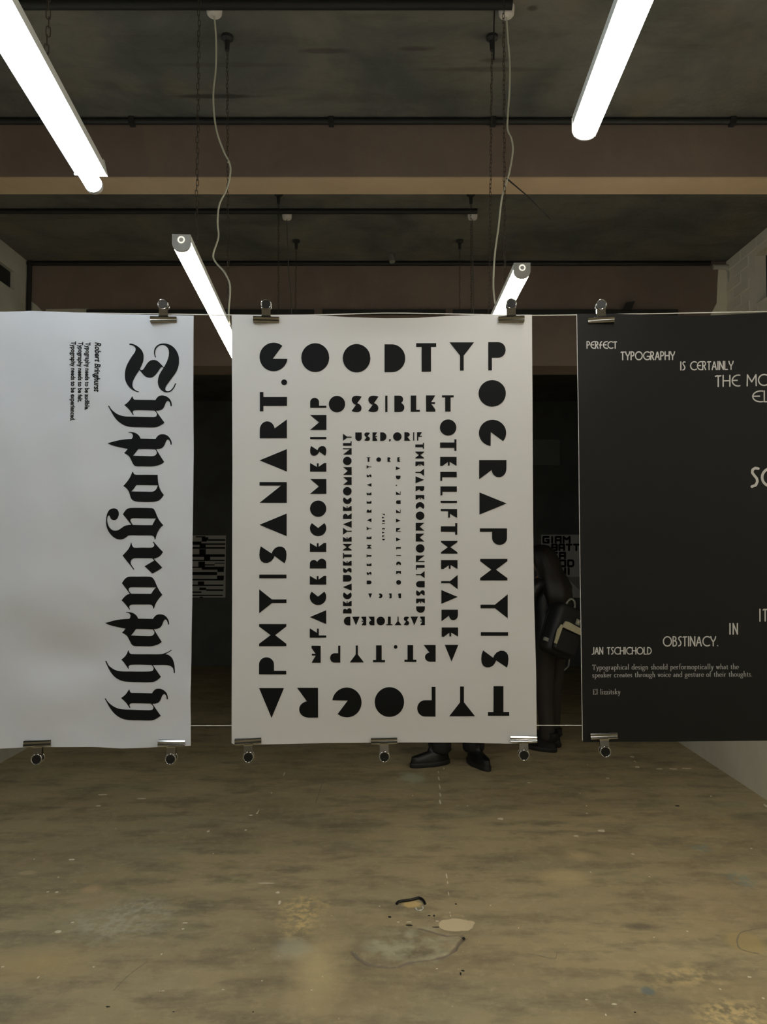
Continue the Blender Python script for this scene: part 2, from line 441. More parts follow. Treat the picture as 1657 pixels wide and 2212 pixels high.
def batten(name, a, b, mat, label, group, tube=False):
    """linear lamp from plan point a to plan point b; local y runs along it, local z = 0 is its underside"""
    a, b = Vector(a), Vector(b); L = (b - a).length
    r = empty(name, (a.x, a.y, LZ), (0, 0, math.atan2(-(b.x - a.x), b.y - a.y)))
    tag(r, label, 'lamp', group)
    hw = 0.0245
    if not tube:
        full = [(-hw, 0.046), (-hw, 0.018), (-hw + 0.004, 0.008)] + [(x, z) for x, z in arc(0, 0.012, 0.0205, 0.012, 200, 340, 8)] + [(hw - 0.004, 0.008), (hw, 0.018), (hw, 0.046)]
        low = [(-hw + 0.0005, 0.028), (-hw + 0.0005, 0.016), (-hw + 0.005, 0.007)] + [(x, z) for x, z in arc(0, 0.0125, 0.0195, 0.012, 200, 340, 8)] + [(hw - 0.005, 0.007), (hw - 0.0005, 0.016), (hw - 0.0005, 0.028)]
        mk('housing', G().extrude([(-hw, 0.0455), (-hw, 0.028), (hw, 0.028), (hw, 0.0455)], 0.01, L - 0.01, 'y').geo(), M_housing, r)
        d = mk('diffuser', G().extrude(low, 0.01, L - 0.004, 'y').geo(), mat, r, smooth=50)
        if mat is not M_off: d['label'] = 'glowing white diffuser'
        for y0, y1 in ((0, 0.01), (L - 0.004, L)):
            c = mk('end_cap', G().extrude(full, y0, y1, 'y').geo(), M_cap, r)
            yy = y0 - 0.0004 if y0 == 0 else y1 + 0.0004
            mk('knockout_ring', G().torus((0, yy, 0.031), 0.008, 0.0019, (0, 1, 0), 24, 6).geo(), M_ring if mat is M_off else M_ring_lit, c, smooth=60)
    else:
        tray = [(-0.026, 0.062), (-0.034, 0.030), (-0.031, 0.030), (-0.022, 0.040), (0.022, 0.040), (0.031, 0.030), (0.034, 0.030), (0.026, 0.062)]
        mk('housing', G().extrude(tray, 0.0, L - 0.02, 'y').geo(), M_housing, r)
        lip = [(-0.028, 0.064), (-0.036, 0.028), (0.036, 0.028), (0.028, 0.064)]
        mk('end_plate', G().extrude(lip, L - 0.024, L - 0.018, 'y').geo(), M_housing, r)
        mk('end_plate', G().extrude(lip, -0.003, 0.003, 'y').geo(), M_housing, r)
        t = mk('tube', G().tube([(0, 0.01, 0.018), (0, L - 0.002, 0.018)], 0.0185, 20).geo(), mat, r, smooth=50)
        t['label'] = 'glowing white tube'
        mk('tube_cap', G().tube([(0, L - 0.002, 0.018), (0, L + 0.010, 0.018), (0, L + 0.014, 0.018)], [0.0192, 0.0192, 0.015], 20).geo(), M_cap, r, smooth=40)
        mk('tube_cap', G().tube([(0, -0.004, 0.018), (0, 0.01, 0.018)], 0.0192, 20).geo(), M_cap, r, smooth=40)
        mk('lamp_holder', G().box((-0.012, L - 0.036, 0.018), (0.012, L - 0.024, 0.040)).geo(), M_housing, r)
    return r


GL = 'linear lamps hung from the ceiling'
batten('batten_lamp', (-0.535, 0.49), (-0.652, 1.68), M_cool, 'cool white tube lamp with tray crossing the top left corner', GL, True)
batten('batten_lamp', (0.340, 0.27), (0.395, 1.465), M_neutral, 'bright white lamp crossing the top right corner', GL)
batten('batten_lamp', (-0.545, 2.02), (-0.625, 3.22), M_warm, 'lit batten lamp running down behind the gap between the white posters', GL)
batten('batten_lamp', (0.411, 2.225), (0.412, 3.425), M_warm, 'lit batten lamp with end cap above the right top clip of the centre poster', GL)
for k, nm in enumerate(('closest', 'second', 'third')):  # unseen lamps added behind the viewer to brighten the floor
    for sx, sd in ((-0.55, 'left'), (0.45, 'right')):
        ya = -1.45 - k * 1.9
        batten('batten_lamp', (sx, ya), (sx, ya + 1.2), M_neutral, '%s added fill lamp behind the viewer on the %s' % (nm, sd), GL)
M_fill_warm = glow('fill_warm', (1.0, 0.93, 0.79), LAMP)  # this and the two strong diffusers serve only the added side lamps
M_fill_cool_strong = glow('fill_cool_strong', (0.80, 0.90, 1.0), LAMP * 2)
M_fill_warm_strong = glow('fill_warm_strong', (1.0, 0.93, 0.79), LAMP * 3)
for ya, nm in ((2.30, 'beyond the posters'), (0.55, 'beside the viewer'), (-1.75, 'behind the viewer')):  # unseen side lamps, added to raise the light on floor and walls
    far = ya > 2                             # added pair beyond the posters, strengthened to lift floor and wall light
    batten('batten_lamp', (-1.80, ya), (-1.80, ya + 1.2), M_fill_cool_strong if far else M_cool, 'added fill lamp along the left wall %s' % nm, GL)
    batten('batten_lamp', (1.80, ya), (1.80, ya + 1.2), M_fill_warm_strong if far else M_fill_warm, 'added fill lamp along the right wall %s' % nm, GL)
batten('batten_lamp', (-0.60, 4.10), (-0.58, 5.28), M_off, 'unlit batten lamp beyond the near beam on the left', GL)
batten('batten_lamp', (0.50, 4.10), (0.50, 5.28), M_off, 'unlit batten lamp beyond the near beam on the right', GL)

link = G()
for s_ in (1,):
    pts = []
    for i in range(16):
        a = i * 2 * math.pi / 16
        pts.append((0.006 * math.cos(a), 0, (0.011 if math.sin(a) >= 0 else -0.011) * min(1, abs(math.sin(a)) * 3) + 0.0055 * math.sin(a)))
    n_, m_ = 16, 5
    v = []
    for i in range(n_):
        c = Vector(pts[i]); t = (Vector(pts[(i + 1) % n_]) - Vector(pts[i - 1])).normalized()
        nrm = Vector((0, 1, 0)).cross(t)
        for j in range(m_):
            b = j * 2 * math.pi / m_
            v.append(c + (nrm * math.cos(b) + Vector((0, 1, 0)) * math.sin(b)) * 0.0017)
    link.add(v, [(i * m_ + j, ((i + 1) % n_) * m_ + j, ((i + 1) % n_) * m_ + (j + 1) % m_, i * m_ + (j + 1) % m_) for i in range(n_) for j in range(m_)])


def chain(x, y, label, hook=True, z0=LZ + 0.046, x1=None):
    """hanging chain of welded links with a ceiling hook, from the ceiling down to a lamp"""
    r = empty('lamp_chain', (x, y, CEIL)); tag(r, label, 'chain', 'chains holding the lamps')
    if hook:
        rings = [(0, 0.024), (-0.012, 0.024), (-0.02, 0.011), (-0.06, 0.009)]
        mk('ceiling_hook', G().loft([[Vector((rr * math.cos(k * math.pi / 6), rr * math.sin(k * math.pi / 6), z)) for k in range(12)] for z, rr in rings]).geo(), M_black_iron, r, smooth=40)
    g = G(); z = -0.06 if hook else -0.005; k = 0; D = CEIL - z0
    while z > -D + 0.016:
        q = Matrix.Rotation(math.pi / 2 * (k % 2) + 0.5 + 0.15 * math.sin(k * 0.7), 3, 'Z')
        sx = (0 if x1 is None else (x1 - x) * (-z / D)) + 0.0015 * math.sin(k * 1.3)
        g.add([q @ (p * 0.62) + Vector((sx, 0, z - 0.010)) for p in link.v], link.f)
        z -= 0.0169; k += 1
    mk('chain_links', g.geo(), M_chain, r)
    return r


def px_x(px, Y): return (px - 828.5) / F * Y * 1.0


chain(at_y(428, 200, 2.30).x, 2.30, 'chain holding the near end of the lamp left of the centre poster')
h = at_z(491, 78, CEIL); chain(h.x, h.y, 'chain on a black ceiling hook beside the left white cord', x1=-0.607)
h = at_z(1063, 78, CEIL); chain(h.x, h.y, 'chain on a black ceiling hook beside the right white cord', x1=0.412)
chain(at_y(1090, 200, 2.55).x, 2.55, 'chain running beside the right white cord to the near end of the lamp', x1=0.411)
chain(at_y(108, 70, 1.37).x, 1.37, 'chain beside the lamp in the top left corner', z0=LZ + 0.062, x1=-0.622)
chain(-0.55, 0.65, 'chain at the near end of the top left lamp, above the picture', z0=LZ + 0.062)
chain(0.349, 0.45, 'chain at the near end of the top right lamp, above the picture')
chain(0.372, 0.95, 'chain at the middle of the top right lamp, above the picture')
for sx, nm in ((-0.55, 'left'), (0.45, 'right')):  # chains for the lamps added behind the viewer
    for k, kn in enumerate(('closest', 'second', 'third')):
        chain(sx, -1.3 - k * 1.9, 'chain at the back of the added %s %s lamp behind the viewer' % (kn, nm)); chain(sx, -0.4 - k * 1.9, 'chain at the front of the added %s %s lamp behind the viewer' % (kn, nm))
for ya, nm in ((2.30, 'beyond the posters'), (0.55, 'beside the viewer'), (-1.75, 'behind the viewer')):  # chains for the added side lamps
    for sx, sd in ((-1.80, 'left'), (1.80, 'right')):
        chain(sx, ya + 0.15, 'near chain of the added lamp along the %s wall %s' % (sd, nm)); chain(sx, ya + 1.05, 'far chain of the added lamp along the %s wall %s' % (sd, nm))
chain(at_y(601, 540, 4.30).x, 4.30, 'dim chain between the beams left of the left small ceiling rose', x1=-0.597)
h = at_z(640, 519, CEIL); chain(h.x, h.y, 'dim chain on a hook between the beams right of the left small ceiling rose', x1=-0.585)
h = at_z(993, 519, CEIL); chain(h.x, h.y, 'dim chain on a hook between the beams left of the right small ceiling rose', x1=0.5)
chain(at_y(1018, 540, 4.30).x, 4.30, 'dim chain between the beams right beside the right small ceiling rose', x1=0.5)

M_rose = plain('rose_plastic', (0.66, 0.63, 0.60), 0.45)
M_cord = plain('white_cord', (0.62, 0.62, 0.50), 0.5)
M_gcord = plain('grey_cord', (0.10, 0.10, 0.09), 0.5)


def smooth_path(pts, n=6):
    out = []
    for i in range(len(pts) - 1):
        p0 = pts[max(i - 1, 0)]; p1 = pts[i]; p2 = pts[i + 1]; p3 = pts[min(i + 2, len(pts) - 1)]
        for k in range(n):
            t = k / n
            out.append(0.5 * ((2 * p1) + (p2 - p0) * t + (2 * p0 - 5 * p1 + 4 * p2 - p3) * t * t + (3 * p1 - p0 - 3 * p2 + p3) * t ** 3))
    return out + [pts[-1]]


def rose(px, py, lab, group):
    c = at_z(px, py, CEIL)
    r = empty('ceiling_rose', c); tag(r, lab, 'ceiling rose', group)
    def ring(rr, z): return [Vector((rr * math.cos(k * math.pi / 12), rr * math.sin(k * math.pi / 12), z)) for k in range(24)]
    mk('base', G().loft([ring(0.030, 0), ring(0.030, -0.018)]).geo(), M_rose, r, smooth=40)
    mk('cover', G().loft([ring(0.0295, -0.016), ring(0.0285, -0.030), ring(0.024, -0.036), ring(0.008, -0.037), ring(0.005, -0.040)]).geo(), M_rose, r, smooth=40)
    return r


def cord(r, pts, lab, mat, rad):
    c = r.location
    P = [Vector((0, 0, -0.036))] + [at_y(x, y, c.y) - c for x, y in pts]
    mk('cord', G().tube(smooth_path(P), rad, 8).geo(), mat, r, smooth=60)['label'] = lab


c = rose(463, 13, 'white ceiling rose at the top above the left white cord', 'white ceiling roses')
cord(c, [(467, 90), (466, 150), (461, 200), (463, 250), (470, 290), (484, 328), (495, 350), (498, 372), (490, 408), (474, 442), (470, 480), (472, 512), (461, 548), (465, 565), (486, 590), (497, 620), (494, 672), (496, 700)],
     'wavy white cord hanging from the left ceiling rose to a lamp', M_cord, 0.0032)
mk_tie = mk('cable_tie', G().torus(at_y(494, 351, c.location.y), 0.004, 0.0018, (0.3, 0, 1), 12, 6).geo(), M_cord); tag(mk_tie, 'small white tie on the left white cord', 'cable tie')
c2 = rose(1094, 15, 'white ceiling rose at the top above the right white cord', 'white ceiling roses')
cord(c2, [(1097, 80), (1101, 130), (1101, 190), (1097, 250), (1097, 280), (1105, 300), (1108, 325), (1102, 365), (1094, 395), (1084, 430), (1077, 490), (1069, 550), (1066, 610), (1069, 650), (1078, 690)],
     'wavy white cord hanging from the right ceiling rose to a lamp', M_cord, 0.0032)
o = mk('wire_tail', G().tube([at_y(1094, 385, c2.location.y), at_y(1140, 424, c2.location.y), at_y(1189, 474, c2.location.y)], [0.003, 0.002, 0.0012], 6).geo(), M_black_iron)
tag(o, 'thin black wire tail sticking out from the right white cord', 'wire')
c = rose(620, 461, 'small dim ceiling rose between the beams on the left', 'white ceiling roses')
cord(c, [(621, 520), (624, 590), (629, 650), (632, 760), (634, 880)], 'dim grey cord from the left small ceiling rose', M_gcord, 0.003)
c = rose(1021, 461, 'small dim ceiling rose between the beams on the right', 'white ceiling roses')
cord(c, [(1021, 520), (1022, 600), (1023, 660), (1023, 760), (1022, 880)], 'dim black cord from the right small ceiling rose', M_gcord, 0.003)
o = mk('dark_cable', G().tube([at_z(1068, 12, CEIL) - Vector((0, 0, 0.02)), at_y(1067, 60, 2.80), at_y(1067, 130, 2.80)], 0.003, 6).geo(), M_black_iron)
tag(o, 'thin black cable hanging beside the right ceiling hook', 'cable')

# ------------------------------------------------------------------ prints: flat lettering laid on paper
class Print:
    """flat ink shapes given in photo pixels, tessellated and laid on a sheet"""
    def __init__(s): s.t = []
    def poly(s, outer, holes=()):
        loops = [[Vector((x, y, 0)) for x, y in L] for L in (outer, *holes)]
        flat = [p for L in loops for p in L]
        for tri in tessellate_polygon(loops): s.t.append([(flat[i].x, flat[i].y) for i in tri])
    def quad(s, a, b, c, d): s.t += [[a, b, c], [a, c, d]]
    def geo(s, to3d, maxlen):
        v = []; f = []; todo = list(s.t)
        while todo:
            t = todo.pop()
            e = [math.dist(t[i], t[(i + 1) % 3]) for i in range(3)]; k = e.index(max(e))
            if e[k] > maxlen:
                a, b, c_ = t[k], t[(k + 1) % 3], t[(k + 2) % 3]; m = ((a[0] + b[0]) / 2, (a[1] + b[1]) / 2)
                todo += [[a, m, c_], [m, b, c_]]; continue
            area = (t[1][0] - t[0][0]) * (t[2][1] - t[0][1]) - (t[2][0] - t[0][0]) * (t[1][1] - t[0][1])
            if abs(area) < 1e-6: continue
            if area < 0: t = [t[0], t[2], t[1]]
            k = len(v); v += [to3d(x, y) for x, y in t]; f.append((k, k + 2, k + 1))
        return v, f


def stroke(P, pts, wfun, rnd=True):
    """ribbon along pts (pixels); wfun(dx, dy) gives the pen width"""
    for (x0, y0), (x1, y1) in zip(pts, pts[1:]):
        dx, dy = x1 - x0, y1 - y0; L = math.hypot(dx, dy)
        if L < 1e-6: continue
        h = wfun(dx / L, dy / L) / 2; nx, ny = -dy / L * h, dx / L * h
        P.quad((x0 + nx, y0 + ny), (x1 + nx, y1 + ny), (x1 - nx, y1 - ny), (x0 - nx, y0 - ny))
    if rnd:
        for x, y in pts:
            h = wfun(0.7, 0.7) / 2
            P.poly([(x + h * math.cos(k * math.pi / 4), y + h * math.sin(k * math.pi / 4)) for k in range(8)])


def interp(tab, t):
    for (a, va), (b, vb) in zip(tab, tab[1:]):
        if t <= b: return va + (vb - va) * max(0, (t - a)) / (b - a)
    return tab[-1][1]


PY = 1.5


def sheet(name, label, top, bottom, left, right, disp, mat, back):
    """hanging paper sheet; its four edges are traced as tables of pixels"""
    o_px = at_y((left[0][1] + right[0][1]) / 2, bottom[0][1], PY)
    nx, ny = 74, 104; v = []
    def to3d(px, py, off=0.0):
        p = at_y(px, py, PY); d = disp(p.x, p.z)
        return Vector((p.x, PY + d - off, p.z)) - o_px
    for j in range(ny + 1):
        for i in range(nx + 1):
            u, t = i / nx, j / ny
            yy0 = 680 + t * 930
            x0, x1 = interp(left, yy0), interp(right, yy0); px = x0 + (x1 - x0) * u
            py = interp(top, px) * (1 - t) + interp(bottom, px) * t
            v.append(to3d(px, py))
    n = nx + 1
    f = [(j * n + i, (j + 1) * n + i, (j + 1) * n + i + 1, j * n + i + 1) for j in range(ny) for i in range(nx)]
    r = empty(name, o_px); tag(r, label, 'poster', 'posters hung on the string')
    p = mk('paper', (v, f), mat, r, smooth=180)
    sol = [Vector(q) + Vector((0, 0.0004, 0)) for q in v]
    b = mk('backing', (sol, [q[::-1] for q in f]), back, r, smooth=180)
    return r, to3d


def wave(x, z, amp, seed, sc=4.0):
    return amp * noise.noise((x * sc, z * sc * 0.8, seed)) + amp * 0.4 * noise.noise((x * sc * 2.7, z * sc * 2.2, seed + 5))


def gauss(x, z, cx, cz, rx, rz): return math.exp(-((x - cx) / rx) ** 2 - ((z - cz) / rz) ** 2)


def disp_l(x, z):
    a, b = at_y(150, 1390, PY), at_y(60, 1300, PY)
    return wave(x, z, 0.006, 1.0, 4.2) + wave(x, z, 0.0022, 9.0, 12) + 0.008 * gauss(x, z, a.x, a.z - 0.03, 0.10, 0.045) - 0.006 * gauss(x, z, b.x, b.z, 0.15, 0.05)
def disp_c(x, z):
    return wave(x, z, 0.0022, 3.0, 3.6) + wave(x, z, 0.0003, 12.0, 14) - 0.010 * gauss(x, z, 0.0, 2.075, 0.17, 0.035) + 0.004 * gauss(x, z, 0, 1.22, 0.4, 0.06)
def disp_r(x, z):
    return wave(x, z, 0.003, 6.0, 3.5) + wave(x, z, 0.0004, 15.0, 14)


def paper(name, col, rough, spec=0.5):
    n = NT(name)
    n.bump(n.noise(6, 3, n.stretch((1, 1, 1.6))), 0.12, 0.01)
    return n.done(col, rough, 0, spec)


M_white_paper = paper('white_paper', (0.755, 0.77, 0.805), 0.5)
M_cream_paper = paper('warm_white_paper', (0.78, 0.765, 0.735), 0.5)
M_black_paper = paper('black_paper', (0.0065, 0.0065, 0.0062), 0.46, 0.36)
M_ink = plain('black_ink', (0.0035, 0.0042, 0.0045), 0.55, 0, 0.22)
M_white_ink = plain('unprinted_lettering', (0.68, 0.66, 0.62), 0.5)
M_grey_ink = plain('thin_lettering', (0.42, 0.41, 0.39), 0.5)
OFF = 0.0006
STEP = 18

left_p, L3 = sheet('hanging_poster', 'white poster with sideways blackletter lettering, left of the centre poster',
                   [(-236, 680), (-60, 676), (0, 674), (60, 671), (130, 674), (240, 678), (419, 683)], [(-236, 1614), (0, 1617), (60, 1614), (200, 1614), (262, 1617), (330, 1614), (412, 1610)],
                   [(680, -236), (1610, -240)], [(680, 419), (1000, 418), (1300, 416), (1500, 412), (1610, 413)], disp_l, M_white_paper, M_white_paper)
cent_p, C3 = sheet('hanging_poster', 'white poster with concentric rings of geometric black letters',
                   [(500, 681), (560, 681), (640, 681), (700, 684), (760, 688), (830, 690), (900, 689), (970, 684), (1040, 681), (1149, 680)],
                   [(500, 1606), (506, 1610), (560, 1609), (700, 1606), (830, 1605), (1000, 1604.5), (1100, 1607), (1160, 1605)],
                   [(680, 500.5), (1000, 502), (1300, 501.5), (1610, 500)], [(680, 1149), (1100, 1151.5), (1300, 1154), (1450, 1158), (1610, 1160)], disp_c, M_cream_paper, M_cream_paper)
right_p, R3 = sheet('hanging_poster', 'black poster with pale art deco lettering on the right',
                    [(1246, 678), (1330, 678), (1430, 681), (1520, 682), (1600, 678), (1657, 675), (1905, 676)], [(1258, 1603), (1460, 1602), (1657, 1600), (1905, 1600)],
                    [(680, 1246.5), (1000, 1251), (1300, 1254.5), (1610, 1259)], [(680, 1905), (1610, 1916)], disp_r, M_black_paper, M_cream_paper)
EDGE = Print()                               # the white cut edge of the black sheet
for ya, yb in zip(range(680, 1600, 20), range(700, 1610, 20)):
    xa, xb = (interp([(680, 1246.5), (1000, 1251), (1300, 1254.5), (1610, 1259)], q) for q in (ya, yb))
    EDGE.quad((xa - 1.1, ya), (xa + 0.1, ya), (xb + 0.1, yb), (xb - 1.1, yb))
mk('cut_edge', EDGE.geo(lambda x, y: R3(x, y, 0.0002), 40), M_cream_paper, right_p)


# ---- left poster: blackletter, traced from the photograph letter by letter
def curve_loop(pts, corner=38):
    out = []; n = len(pts)
    V = [Vector(p) for p in pts]
    cor = []
    for i in range(n):
        a = V[i] - V[i - 1]; b = V[(i + 1) % n] - V[i]
        cor.append(a.length < 1e-6 or b.length < 1e-6 or abs(math.degrees(a.angle_signed(b))) > corner)
    for i in range(n):
        j = (i + 1) % n
        p1, p2 = V[i], V[j]
        seg = (p2 - p1)
        t1 = seg if cor[i] else (V[j] - V[i - 1]).normalized() * seg.length
        t2 = seg if cor[j] else (V[(j + 1) % n] - V[i]).normalized() * seg.length
        K = 1 if (cor[i] and cor[j]) else 5
        for k in range(K):
            t = k / K
            h = p1 * (2 * t ** 3 - 3 * t * t + 1) + t1 * (t ** 3 - 2 * t * t + t) + p2 * (-2 * t ** 3 + 3 * t * t) + t2 * (t ** 3 - t * t)
            out.append((h.x, h.y))
    return out


BL = {
 'T': (260, 730, 11.836, [
  [(235,150),(290,152),(380,180),(470,235),(550,315),(595,410),(602,500),(590,610),(550,710),(512,790),(495,830),(440,910),(380,1010),(335,1110),(320,1200),(335,1270),(380,1325),(440,1365),(495,1382),(490,1398),(420,1385),(330,1340),(240,1265),(170,1170),(130,1070),(120,950),(130,840),(165,720),(230,590),(310,460),(375,370),(398,300),(385,250),(340,205),(290,185),(235,178)],
  [(512,795),(525,822),(550,830),(590,810),(640,740),(700,650),(760,595),(830,570),(900,572),(970,605),(1040,670),(1122,757),(1112,778),(1090,750),(1050,760),(1010,810),(960,890),(890,970),(820,1015),(750,1022),(670,1000),(600,945),(540,880),(495,826)],
  [(912,508),(895,495),(880,450),(870,390),(875,320),(900,255),(950,200),(1020,162),(1100,150),(1200,158),(1300,195),(1390,265),(1460,365),(1500,470),(1512,580),(1505,690),(1475,800),(1420,910),(1340,1020),(1250,1140),(1180,1240),(1158,1310),(1175,1355),(1230,1370),(1290,1345),(1350,1285),(1390,1220),(1413,1165),(1435,1175),(1410,1245),(1360,1320),(1300,1375),(1220,1397),(1140,1390),(1060,1345),(1000,1265),(973,1170),(975,1070),(1000,970),(1050,870),(1110,775),(1170,670),(1220,560),(1245,460),(1250,360),(1225,275),(1170,215),(1090,187),(1010,205),(945,255),(910,320),(898,390),(905,450),(925,497)]], []),
 'y': (225, 850, 10.356, [[(650,70),(632,85),(590,150),(530,215),(460,265),(520,315),(590,390),(655,487),(675,483),(652,430),(660,400),(700,383),(900,382),(1135,388),(1185,450),(1190,490),(1170,520),(1120,532),(900,530),(700,525),(500,517),(380,495),(280,450),(195,385),(140,320),(110,270),(92,285),(140,370),(200,480),(270,575),(350,650),(450,710),(560,745),(680,757),(900,760),(1130,762),(1200,750),(1270,715),(1357,658),(1260,520),(1170,393),(1240,385),(1310,355),(1350,300),(1385,220),(1410,180),(1440,170),(1470,195),(1488,250),(1490,288),(1520,285),(1515,220),(1490,150),(1440,95),(1380,62),(1310,50),(1240,65),(1190,110),(1160,155),(900,150),(690,147),(665,120)]], []),
 'p': (225, 925, 10.356, [[(75,335),(200,300),(330,268),(480,248),(620,240),(645,200),(645,150),(620,115),(580,103),(540,100),(560,88),(640,92),(720,115),(780,160),(815,210),(822,235),(1000,237),(1155,240),(1190,190),(1240,150),(1310,137),(1380,148),(1440,185),(1485,245),(1510,310),(1512,368),(1487,370),(1480,320),(1455,265),(1430,253),(1405,265),(1380,310),(1350,385),(1310,435),(1250,462),(1172,472),(1260,620),(1347,757),(1290,800),(1200,835),(1100,855),(1000,857),(850,855),(720,852),(670,825),(640,780),(600,700),(560,630),(510,590),(447,555),(490,510),(530,462),(420,440),(280,410),(160,375)]],
       [[(770,468),(950,468),(1145,475),(1180,530),(1180,570),(1150,605),(1100,625),(950,625),(650,615),(700,560),(745,500)]]),
 'o': (255, 1010, 15.064, [[(480,135),(500,150),(520,195),(560,228),(620,235),(900,235),(1300,238),(1300,340),(1312,470),(1330,570),(1370,690),(1420,790),(1497,893),(1430,985),(1350,1060),(1260,1100),(1150,1118),(950,1125),(750,1118),(620,1108),(520,1080),(450,1025),(415,950),(390,860),(360,780),(300,690),(240,640),(183,603),(250,530),(330,430),(400,320),(440,230),(465,160)]],
       [[(605,572),(900,575),(1300,580),(1275,660),(1235,720),(1180,765),(1110,785),(900,785),(450,778),(520,700),(570,630)]]),
 'g': (225, 1090, 11.836, [[(488,250),(540,170),(600,110),(680,88),(950,85),(1230,92),(1270,110),(1310,170),(1360,290),(1410,390),(1460,460),(1520,527),(1450,590),(1390,680),(1345,780),(1315,890),(1295,895),(1285,840),(1260,805),(1210,790),(900,788),(635,788),(580,825),(510,870),(420,890),(330,878),(240,830),(160,750),(100,650),(68,540),(62,420),(72,310),(100,210),(150,135),(210,105),(270,97),(330,115),(370,160),(388,230),(375,300),(340,365),(290,395),(230,392),(190,370),(165,325),(150,290),(130,280),(105,310),(92,380),(100,470),(130,560),(180,625),(240,660),(310,665),(370,650),(440,605),(520,550),(600,525),(693,515),(600,390)]],
       [[(670,400),(690,365),(740,350),(900,350),(1330,355),(1280,440),(1235,525),(1000,525),(735,520),(690,450)]]),
 'r': (255, 1165, 15.064, [[(440,105),(425,110),(400,200),(350,300),(270,400),(150,530),(270,680),(400,840),(515,990),(537,970),(470,880),(425,800),(415,740),(435,680),(480,635),(550,615),(800,615),(1110,615),(1180,690),(870,875),(1000,1000),(1120,1117),(1280,1030),(1445,922),(1330,800),(1165,630),(1240,610),(1330,570),(1400,510),(1472,413),(1350,285),(1240,160),(1165,75),(1138,92),(1180,160),(1185,200),(1165,240),(1100,270),(800,270),(530,272),(490,245),(460,195),(448,150)]], []),
 'a': (255, 1240, 15.064, [[(133,295),(220,175),(290,115),(380,85),(600,82),(1050,85),(1130,120),(1190,200),(1240,310),(1300,440),(1370,560),(1452,675),(1380,750),(1300,860),(1230,980),(1180,1120),(1155,1120),(1145,1060),(1110,1010),(1050,990),(800,988),(500,990),(420,1005),(378,1045),(378,1090),(402,1145),(385,1162),(300,1050),(210,940),(122,853),(190,770),(270,695),(330,660),(397,638),(270,470)]],
       [[(360,500),(375,455),(430,430),(700,428),(1240,432),(1160,530),(1090,640),(800,640),(440,637),(370,545)]]),
 'h': (220, 1400, 9.747, [[(555,50),(540,60),(510,130),(460,195),(395,250),(450,305),(500,370),(555,447),(562,435),(555,395),(575,365),(620,353),(800,350),(1045,355),(1085,410),(1088,440),(1070,475),(1010,490),(800,495),(600,495),(400,492),(280,470),(190,425),(120,365),(70,275),(45,285),(100,390),(160,495),(240,590),(330,655),(430,695),(550,712),(750,717),(1050,717),(1120,700),(1180,665),(1248,605),(1160,480),(1075,358),(1300,352),(1400,362),(1470,390),(1505,440),(1518,525),(1542,522),(1538,430),(1522,320),(1490,230),(1440,170),(1390,140),(1340,127),(1400,95),(1475,45),(1465,32),(1400,75),(1320,108),(1240,127),(1000,130),(620,130),(580,115),(562,85)]], []),
}


def ink(P, to3d, name, mat, parent):
    return mk(name, P.geo(lambda x, y: to3d(x, y, OFF), STEP), mat, parent)


for ch, dx, dy in (('T', 0, 0), ('y', 0, 0), ('p', 0, 0), ('o', 0, 0), ('g', 0, 0), ('r', 0, 0), ('a', 0, 0), ('p', -5.5, 388.5), ('h', 0, 0), ('y', -8.5, 632.5)):
    ox, oy, s, outs, holes = BL[ch]
    P = Print()
    cv = lambda L: [(ox + dx + x / s, oy + dy + y / s) for x, y in curve_loop(L)]
    for i, L in enumerate(outs): P.poly(cv(L), [cv(h) for h in holes] if i == 0 else ())
    ink(P, L3, 'blackletter', M_ink, left_p)


def font_print(P, text, fn, bold=0.0, shear=0.0):
    """built-in sans lettering; fn maps (0..1 along the line, height in capitals) to pixels"""
    cu = bpy.data.curves.new('t', 'FONT'); cu.body = text; cu.offset = bold; cu.resolution_u = 3
    ob = bpy.data.objects.new('t', cu); C.objects.link(ob)
    bpy.context.view_layer.update()
    me = ob.evaluated_get(bpy.context.evaluated_depsgraph_get()).to_mesh()
    xs = [v.co.x + v.co.y * shear for v in me.vertices]
    lo, hi = min(xs), max(xs); cap = 0.69
    me.calc_loop_triangles()
    for t in me.loop_triangles:
        P.t.append([fn((xs[i] - lo) / (hi - lo), me.vertices[i].co.y / cap) for i in t.vertices])
    bpy.data.objects.remove(ob); bpy.data.curves.remove(cu)


for text, xb, xc, y0, y1, sh, drift in (('Robert Bringhurst', 206, 218, 739.5, 847, 0.22, -2.0), ('Typography needs to be audible.', 186, 195.6, 740, 886, 0, -2.2),
                                        ('Typography needs to be felt.', 170.8, 180.2, 739.2, 869.2, 0, -2.0), ('Typography needs to be experienced.', 155.3, 165, 738.3, 909.6, 0, -2.2)):
    P = Print()
    font_print(P, text, lambda u, h: (xb + h * (xc - xb) + drift * u, y0 + u * (y1 - y0)), 0.030, sh)
    ink(P, L3, 'lettering', M_ink, left_p)

